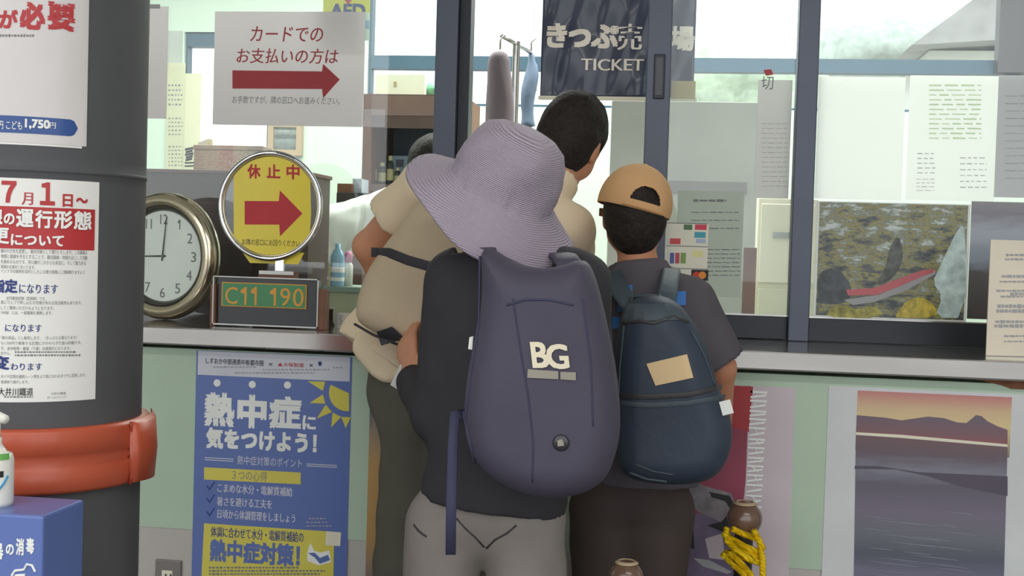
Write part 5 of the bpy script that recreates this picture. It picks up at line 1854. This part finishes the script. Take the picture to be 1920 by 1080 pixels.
# her paper slip
hw = JA['wL']
slip = MB().box((-.022, -.0006, -.03), (.022, .0006, .03), 0, (Matrix.Rotation(.5, 3, 'Y') @ Matrix.Rotation(.4, 3, 'X')), Vector((0, 0, 0)))
slp = P(757, 712, AY+.22)
slip.v = [tuple(Vector(v)+slp) for v in slip.v]
tag(slip.build('paper_slip', 'white'), 'small white paper slip in the hand beside the black sleeve', 'paper')


# ---------------- backpacks
def pack(name, label, outline, Y, half, rnd, mat, lean=0., seed=1, amp=.004, h=.007):
    pts = smooth_poly([(P(a, b, Y-half).x, P(a, b, Y-half).z) for a, b in outline], 2)
    cx_ = sum(p[0] for p in pts)/len(pts)
    cz_ = min(p[1] for p in pts)
    t = thing(name, label, 'backpack', (cx_, Y, cz_))
    f = poly_sdf(pts, Y, half, rnd, lean, folds(amp, 22, seed, 5))
    xs, zs_ = [p[0] for p in pts], [p[1] for p in pts]
    ext = abs(lean)*(max(zs_)-min(zs_))
    solid('pack_body', f, (min(xs)-.04, Y-half-ext-.04, min(zs_)-.04), (max(xs)+.04, Y+half+ext+.04, max(zs_)+.04), h, mat, t)
    return t, f


def surf(f, px, py, off=.0):
    """march from the hall side onto a pack's surface"""
    d = ray(px, py)
    t, best, tb = 1.2, 9., 1.2
    for _ in range(90):
        v = float(f(np.array([tuple(CAM+d*t)], dtype=np.float32))[0])
        if v < best:
            best, tb = v, t
        if v < .0008 or t > 4:
            break
        t += max(v*.7, .0006)
    return CAM+d*tb-Vector((0, 1, 0))*off


def decal(nm, f, pts, mat, par, off=.0012, n_=6):
    """a flat patch laid on the cloth: quad of pixel corners, subdivided"""
    mb = MB()
    a, b, c, d = [Vector((q[0], q[1], 0)) for q in pts]
    for j in range(n_+1):
        for i in range(n_+1):
            u, v = i/n_, j/n_
            p = a.lerp(b, u).lerp(d.lerp(c, u), v)
            mb.v.append(tuple(surf(f, p.x, p.y, off)))
    k = n_+1
    for j in range(n_):
        for i in range(n_):
            mb.f.append((j*k+i, (j+1)*k+i, (j+1)*k+i+1, j*k+i+1))
            mb.m.append(0)
    o = mb.build(nm, mat, par)
    md = o.modifiers.new('thick', 'SOLIDIFY')
    md.thickness = .0012
    md.offset = 1
    return o


def line_on(nm, f, pts, r, mat, par, off=0., flat=None):
    q = []
    for i in range(len(pts)-1):
        for j in range(6):
            u = j/6
            q.append((pts[i][0]+(pts[i+1][0]-pts[i][0])*u, pts[i][1]+(pts[i+1][1]-pts[i][1])*u))
    q.append(pts[-1])
    w_ = [surf(f, a, b, off) for a, b in q]
    mb = MB()
    if flat:
        mb.tube(w_, r, 10, flat=((0, -1, 0), .0018, flat))
    else:
        mb.tube(w_, r, 6)
    return mb.build(nm, mat, par, smooth=True)


def text_on(body, box, f, mat, par, bold, name='lettering', shear=0., tilt=0.):
    x0, y0, x1, y1 = box
    v, fc_ = text2d(body, bold)
    pts = []
    cache = {}
    for p in v:
        px = x0+(x1-x0)*p[0]+shear*(p[1]-.5)*(y1-y0)
        py = y1-(y1-y0)*p[1]+tilt*(p[0]-.5)*(x1-x0)
        key = (round(px/4), round(py/4))
        if key not in cache:
            cache[key] = surf(f, key[0]*4, key[1]*4).y
        y = cache[key]-.003
        pts.append(tuple(P(px, py, y)))
    return MB().add(pts, fc_).build(name, mat, par)


Yp = AY-.20
pa_out = [(892, 458), (930, 484), (985, 506), (1045, 500), (1090, 480), (1112, 520), (1130, 590), (1146, 680), (1156, 780), (1153, 850), (1128, 918), (1060, 945), (985, 938), (905, 900), (862, 845), (858, 770), (870, 690), (886, 600), (890, 520)]
pA, fA = pack('backpack', 'purple navy backpack lettered BG on the back of the hat wearer', pa_out, Yp, .085, .06, 'pack', .02, 4, .006)
text_on('B', (996, 641, 1028, 690), fA, 'offw', pA, .035, shear=-.12)
text_on('G', (1024, 645, 1066, 692), fA, 'offw', pA, .035, shear=-.12)
decal('print_block', fA, [(990, 692), (1047, 696), (1047, 711), (989, 708)], 'offd', pA)
decal('print_block', fA, [(1051, 697), (1080, 698), (1080, 713), (1051, 711)], 'offd', pA)
c = surf(fA, 1052, 830)
MB().lathe([(0, 0), (.014, 0), (.0145, .002), (.012, .004), (0, .004)], 28, Matrix.Translation(c) @ Matrix.Rotation(math.radians(90), 4, 'X')).build('round_badge', 'black', pA, smooth=True)
MB().prism([(c.x-.005, c.z-.006), (c.x+.006, c.z-.004), (c.x+.004, c.z+.003), (c.x+.001, c.z+.007), (c.x-.006, c.z+.004)], c.y-.0052, c.y-.004).build('badge_mark', 'offd', pA.children[-1])
line_on('zip_seam', fA, [(950, 572), (985, 562), (1030, 562), (1075, 572)], .0022, 'packd', pA)
line_on('panel_seam', fA, [(962, 560), (975, 650), (990, 740), (1000, 830), (998, 905)], .0016, 'packd', pA)
line_on('panel_seam', fA, [(1092, 560), (1108, 680), (1112, 800)], .0016, 'packd', pA)
line_on('side_piping', fA, [(900, 480), (898, 600), (882, 700), (872, 790), (890, 870)], .0022, 'packd', pA)
decal('zip_pull', fA, [(881, 632), (888, 630), (886, 656), (878, 654)], 'wprint', pA, .002, 2)
# webbing and straps
MB().tube([P(868, 770, Yp+.02), P(853, 775, Yp), P(849, 840, Yp-.01), P(846, 940, Yp-.012), P(845, 1040, Yp-.01)], .01, 8, flat=((1, .2, 0), .0095, .0018)).build('hanging_strap', 'packd', pA, smooth=True)
MB().tube([P(852, 768, AY-.02), P(860, 776, AY-.1), P(870, 780, Yp)], .01, 8, flat=((0, 0, 1), .009, .002)).build('strap_tail', 'packd', pA, smooth=True)
for a in ('L', 'R'):
    s_ = JA['s'+a]
    sg = 1 if a == 'L' else -1
    px = 905 if a == 'L' else 1074
    top = P(px, 470 if a == 'L' else 505, Yp+.05)
    sh_ = Vector((s_.x+.045*sg, AY, s_.z+(.078 if a == 'L' else .062)))
    MB().tube([top, top.lerp(sh_, .5)+Vector((0, 0, .008)), sh_, Vector((sh_.x, AY+.085, sh_.z-.05)), Vector((sh_.x+.01*sg, AY+.115, sh_.z-.16)), Vector((s_.x-.0*sg, AY+.09, s_.z-.22)), Vector((s_.x+.0*sg, AY-.06, s_.z-.29))], .02, 10, flat=((1, 0, 0), .026, .006)).build('shoulder_strap', 'pack', pA, smooth=True)

# ---------------- boy in the tan cap
BYY = -.26
JB = dict(pelvis=P(1190, 930, BYY), chest=P(1215, 650, BYY), neck=P(1196, 492, BYY), head=P(1190, 405, BYY+.02), sL=P(1134, 562, BYY), sR=P(1294, 570, BYY),
          eL=P(1118, 700, BYY+.10), wL=P(1150, 700, BYY+.24), eR=P(1352, 690, BYY+.02), wR=P(1354, 800, BYY+.09),
          hL=P(1138, 960, BYY), hR=P(1226, 960, BYY), leg=.086, collar=.002)
for a in 'LR':
    h_ = JB['h'+a]
    JB['wL'].z = 1.04
    JB['k'+a] = Vector((h_.x, h_.y, .36))
    JB['a'+a] = Vector((h_.x, h_.y-.01, .08))
RB = rotm(0, 4, 6)
sB = .88
B = person('boy seen from behind in a tan cap and charcoal shirt at the ticket window', JB, sB, RB,
           dict(skin='skin2', trousers='brownp', shirt='tee'), .92, hand={'R': (Vector((.0, .25, -1)), Vector((-.9, .2, 0)), .5, -1)}, seed=12, hair=(-.022, 1), hem=P(1205, 880, BYY), fit=1.0)
hb = JB['head']
# cap with a half-moon opening over a closing strap
sc_c = hb+RB@Vector((0, -.012, .034))*sB
r0 = .0885


def capgrid(r_in, r_out, nm, mat):
    mb = MB()
    nu, nv_ = 180, 60
    for lay, rr in ((0, r_out), (1, r_in)):
        for j in range(nv_+1):
            for i in range(nu):
                a = 2*math.pi*i/nu
                back = .5-.5*math.sin(a)              # 1 at the back
                zlow = -.10+.30*0-.10*back
                th = zlow+(math.pi/2-zlow)*j/nv_
                seam = 1+.006*abs(math.cos(3*a))
                mb.v.append(tuple(sc_c+RC_@Vector((rr*.99*math.cos(a)*math.cos(th)*seam, rr*1.14*math.sin(a)*math.cos(th)*seam, rr*1.10*math.sin(th)-.005))))
    W_ = nu*(nv_+1)

    def hole(i, j):
        a = (i+.5)/nu*360
        u = (a-283)/25
        v = (j+.5-6.5)/14
        return v > 0 and u*u+v*v < 1
    for j in range(nv_):
        for i in range(nu):
            i2 = (i+1) % nu
            if hole(i, j):
                continue
            mb.f.append((j*nu+i, j*nu+i2, (j+1)*nu+i2, (j+1)*nu+i))
            mb.f.append((W_+j*nu+i, W_+(j+1)*nu+i, W_+(j+1)*nu+i2, W_+j*nu+i2))
            mb.m += [0, 0]
            for (di, dj, e) in ((0, -1, ((i, j), (i2, j))), (0, 1, ((i2, j+1), (i, j+1))), (-1, 0, ((i, j+1), (i, j))), (1, 0, ((i2, j), (i2, j+1)))):
                jj, ii = j+dj, (i+di) % nu
                if jj < 0 or (jj < nv_ and hole(ii, jj)):
                    (p, q), (r_, s_) = e
                    mb.f.append((q*nu+p, W_+q*nu+p, W_+s_*nu+r_, s_*nu+r_))
                    mb.m.append(0)
    return mb.build(nm, mat, B, smooth=True)


RC_ = RB @ Matrix.Rotation(math.radians(13), 3, 'Y')
capo = capgrid(r0-.0025, r0, 'baseball_cap', 'cap')
q = sc_c+RC_@Vector((0, 0, r0*1.10-.006))
MB().sphere(q, (.007, .007, .004), 8).build('cap_button', 'cap', capo, smooth=True)
mb = MB()
for lay in (0, 1):
    for j in range(7):
        for i in range(13):
            a = math.radians(90+(i-6)*10.5)
            k = j/6
            rr = r0*1.0
            mb.v.append(tuple(sc_c+RC_@Vector((rr*.99*math.cos(a)*(1-.05*k), rr*1.12*math.sin(a)+.07*k*math.sin(a)**2, -.012-.012*k*1.2-.02*abs(math.cos(a))**2-.003*lay))))
for j in range(6):
    for i in range(12):
        a = j*13+i
        mb.f += [(a, a+1, a+14, a+13), (91+a, 91+a+13, 91+a+14, 91+a+1)]
        mb.m += [0, 0]
mb.build('cap_visor', 'cap', capo, smooth=True)
line = [sc_c+RC_@Vector((r0*1.005*math.cos(a)*math.cos(-.17), r0*1.152*math.sin(a)*math.cos(-.17), r0*1.1*math.sin(-.17)-.004)) for a in [math.radians(249+i*4) for i in range(18)]]
MB().tube(line, .002, 6).build('cap_strap_stitch', M('cap_stitch_tan', (190, 142, 94), .8), capo, smooth=True)

Yq = BYY-.20
pb_out = [(1176, 566), (1215, 556), (1262, 566), (1300, 610), (1328, 660), (1346, 720), (1362, 760), (1376, 800), (1372, 860), (1340, 908), (1270, 918), (1200, 912), (1160, 896), (1148, 840), (1152, 740), (1154, 660), (1160, 600)]
pB, fB = pack('backpack', 'dark teal navy backpack with a peach patch on the back of the boy', pb_out, Yq, .075, .06, 'pack2', .02, 9, .006)
decal('peach_patch', fB, [(1212, 682), (1288, 664), (1300, 708), (1229, 723)], 'patch', pB)
line_on('main_zip', fB, [(1158, 742), (1220, 744), (1290, 740), (1352, 726)], .0035, 'zip', pB, flat=.006)
line_on('zip_flap', fB, [(1158, 756), (1220, 760), (1290, 756), (1358, 744)], .0045, 'pack2t', pB, flat=.006)
line_on('top_zip', fB, [(1168, 606), (1200, 602), (1226, 606), (1262, 594), (1290, 604)], .0028, 'zip', pB, flat=.004)
line_on('side_seam', fB, [(1170, 610), (1162, 690), (1160, 740)], .0022, 'pack2t', pB)
line_on('side_seam', fB, [(1296, 620), (1322, 670), (1340, 722)], .0022, 'pack2t', pB)
line_on('pocket_crease', fB, [(1180, 886), (1212, 898), (1250, 903)], .003, 'pack2t', pB)
line_on('pocket_crease', fB, [(1190, 870), (1225, 884), (1262, 890)], .0022, 'pack2t', pB)
decal('top_panel', fB, [(1178, 570), (1258, 570), (1288, 600), (1168, 602)], 'pack2t', pB, .001)
MB().tube([P(1182, 572, Yq-.0), P(1184, 558, Yq+.02), P(1210, 553, Yq+.03), P(1238, 556, Yq+.02), P(1240, 572, Yq)], .006, 8, flat=((0, 1, 0), .008, .003)).build('grab_handle', 'pack2t', pB, smooth=True)
for a in ('L', 'R'):
    s_ = JB['s'+a]
    sg = 1 if a == 'L' else -1
    px = 1185 if a == 'L' else 1246
    top = P(px, 576, Yq+.03)
    sh_ = P(1150, 522, BYY-.02) if a == 'L' else P(1258, 520, BYY-.02)
    MB().tube([top, top.lerp(sh_, .5)+Vector((0, -.035, .0)), sh_+Vector((0, -.03, .012)), sh_+Vector((0, .04, .02)), Vector((sh_.x, BYY+.10, sh_.z-.06)), Vector((sh_.x-.01*sg, BYY+.115, sh_.z-.16)), Vector((s_.x, BYY+.05, s_.z-.24)), Vector((s_.x+.02*sg, BYY-.1, s_.z-.28))], .02, 10, flat=((1, 0, .25*sg), .022, .005)).build('shoulder_strap', 'pack2t', pB, smooth=True)
# blue prints on the back of the tee
shirtB = [c for c in B.children if c.name.startswith('shirt')][0]
fS = None


def print_on(box, seed):
    """laid on the shirt by casting onto its mesh"""
    bpy.context.view_layer.update()
    dg = bpy.context.evaluated_depsgraph_get()
    mb = MB()
    x0, y0, x1, y1 = box
    k = 5
    inv = shirtB.matrix_world.inverted()
    last = None
    for j in range(k):
        for i in range(k):
            px, py = x0+(x1-x0)*i/(k-1), y0+(y1-y0)*j/(k-1)
            ok, loc, nrm, _ = shirtB.ray_cast(inv@CAM, (inv.to_3x3()@ray(px, py)).normalized())
            p = (shirtB.matrix_world@loc) if ok else P(px, py, BYY-.1)
            mb.v.append(tuple(p-Vector((0, .003, 0))))
    for j in range(k-1):
        for i in range(k-1):
            a = j*k+i
            mb.f.append((a, a+k, a+k+1, a+1))
            mb.m.append(0)
    return mb.build('blue_print', 'tprint', shirtB)


for b_ in ((1255, 546, 1286, 572), (1168, 534, 1186, 546), (1158, 570, 1172, 584), (1148, 594, 1162, 616), (1150, 552, 1160, 560)):
    print_on(b_, 1)
tk = MB().box((-.012, -.0008, -.015), (.012, .0008, .015), 0, Matrix.Rotation(-.3, 3, 'Y'), Vector((0, 0, 0)))
tp_ = P(1362, 764, Yq-.06)
tk.v = [tuple(Vector(v)+tp_) for v in tk.v]
tko = tk.build('side_tag', 'wprint', pB)

# ---------------- man in beige leaning over the counter
CY = -.22
JC = dict(pelvis=P(790, 730, CY), chest=P(905, 500, CY+.03), neck=P(1040, 356, CY+.16), head=P(1072, 268, CY+.27), sL=P(800, 345, CY-.0), sR=P(1068, 430, CY+.12),
          eL=P(690, 462, CY+.10), wL=P(742, 590, CY+.26), eR=P(1060, 560, CY+.36), wR=P(1000, 590, CY+.50),
          hL=P(776, 790, CY-.02), hR=P(850, 790, CY-.02), leg=.060, front=Vector((.25, .9, -.35)))
for a, dx in (('L', -.01), ('R', .02)):
    h_ = JC['h'+a]
    JC['k'+a] = Vector((h_.x+dx, h_.y-.01, .47))
    JC['a'+a] = Vector((h_.x+dx, h_.y-.04, .08))
JC['wL'].z = max(JC['wL'].z, 1.05)
JC['wR'].z = max(JC['wR'].z, 1.06)
RCc = rotm(14, 16, -24)
Cc = person('person in a beige short sleeved shirt and olive trousers leaning over the counter', JC, .98, RCc,
            dict(skin='skin', trousers='olive', shirt='beige'), .55, hand={'L': (Vector((.5, .8, -.1)), Vector((0, 0, -1)), .3, 1), 'R': (Vector((-.3, .9, 0)), Vector((0, 0, -1)), .3, -1)}, seed=22, hair=(-.03, 1),
            hem=P(735, 660, CY), fit=1.1)
# shirt tail hanging under the pack
pts = [(P(a, b, CY-.1).x, P(a, b, CY-.1).z) for a, b in [(668, 610), (760, 640), (772, 690), (742, 722), (706, 716), (668, 676), (653, 655)]]
solid('shirt_tail', poly_sdf(smooth_poly(pts, 1), CY-.085, .02, .018, 0, folds(.004, 45, 5, 4)), (min(p[0] for p in pts)-.05, CY-.2, min(p[1] for p in pts)-.05), (max(p[0] for p in pts)+.05, CY+.05, max(p[1] for p in pts)+.05), .006, 'beige', Cc)
Yr = CY-.17
pc_out = [(800, 336), (872, 352), (946, 430), (960, 540), (930, 640), (880, 690), (800, 668), (735, 640), (668, 612), (658, 582), (672, 520), (700, 468), (745, 410), (776, 360)]
pC, fC = pack('backpack', 'taupe canvas backpack with a black strap on the leaning person in beige', pc_out, Yr, .075, .055, 'taupe', .18, 31, .005)
line_on('black_strap', fC, [(697, 473), (730, 474), (765, 488), (800, 498), (850, 506)], .004, 'blackw', pC, .002, flat=.011)
line_on('bottom_edge', fC, [(664, 607), (700, 628), (740, 644), (790, 662)], .003, 'blackw', pC)
line_on('flap_seam', fC, [(778, 352), (800, 346)], .002, 'zip', pC)
decal('buckle', fC, [(708, 622), (736, 612), (760, 634), (716, 648)], 'blackw', pC, .006, 3)
decal('leather_tab', fC, [(816, 378), (836, 374), (846, 404), (820, 408)], 'leather', pC, .002, 3)
line_on('tab_stitch', fC, [(814, 406), (836, 402)], .002, 'blackw', pC, .004)
for a in ('L', 'R'):
    s_ = JC['s'+a]
    sg = 1 if a == 'L' else -1
    top = P(850 if a == 'L' else 940, 375 if a == 'L' else 440, Yr+.12)
    sh_ = s_+Vector((.05*sg, -.01, .058))
    MB().tube([top, top.lerp(sh_, .5)+Vector((0, -.01, .03)), sh_, sh_+Vector((0, .08, -.03)), s_+Vector((.04*sg, .14, -.14)), s_+Vector((.0, .09, -.24))], .02, 10, flat=((1, 0, -.3), .02, .005)).build('shoulder_strap', 'taupe', pC, smooth=True)

# ---------------- clerk behind the glass
DY = 1.16
JD = dict(pelvis=P(850, 560, DY+.05), chest=P(835, 440, DY+.05), neck=P(826, 378, DY+.02), head=P(812, 322, DY-.03), sL=P(768, 390, DY), sR=P(895, 400, DY+.03),
          eL=P(634, 434, DY-.16), wL=P(572, 472, DY-.24), eR=P(930, 500, DY-.05), wR=P(880, 560, DY-.22),
          hL=P(815, 600, DY+.06), hR=P(890, 600, DY+.06), front=Vector((0, -1, 0)))
JD['shirt_extra'] = [cone(JD['sL'], JD['eL'], .092, .088, .03), cone(JD['eL'], JD['eL'].lerp(JD['wL'], .8), .088, .075, .02)]
for a in 'LR':
    h_ = JD['h'+a]
    JD['k'+a] = Vector((h_.x, h_.y-.02, .46))
    JD['a'+a] = Vector((h_.x, h_.y, .08))
RD = rotm(-6, 42, 165)
Dd = person('person in a white shirt behind the glass with one arm stretched out', JD, .97, RD,
            dict(skin='skin', trousers='brownp', shirt='shirtw'), 'long', hand={'L': (Vector((-.8, -.4, -.3)), Vector((0, 0, -1)), .4, 1), 'R': (Vector((-.3, -.9, -.1)), Vector((0, 0, -1)), .4, -1)}, seed=41, hair=(-.03, 1), fit=1.5, wob=.008)
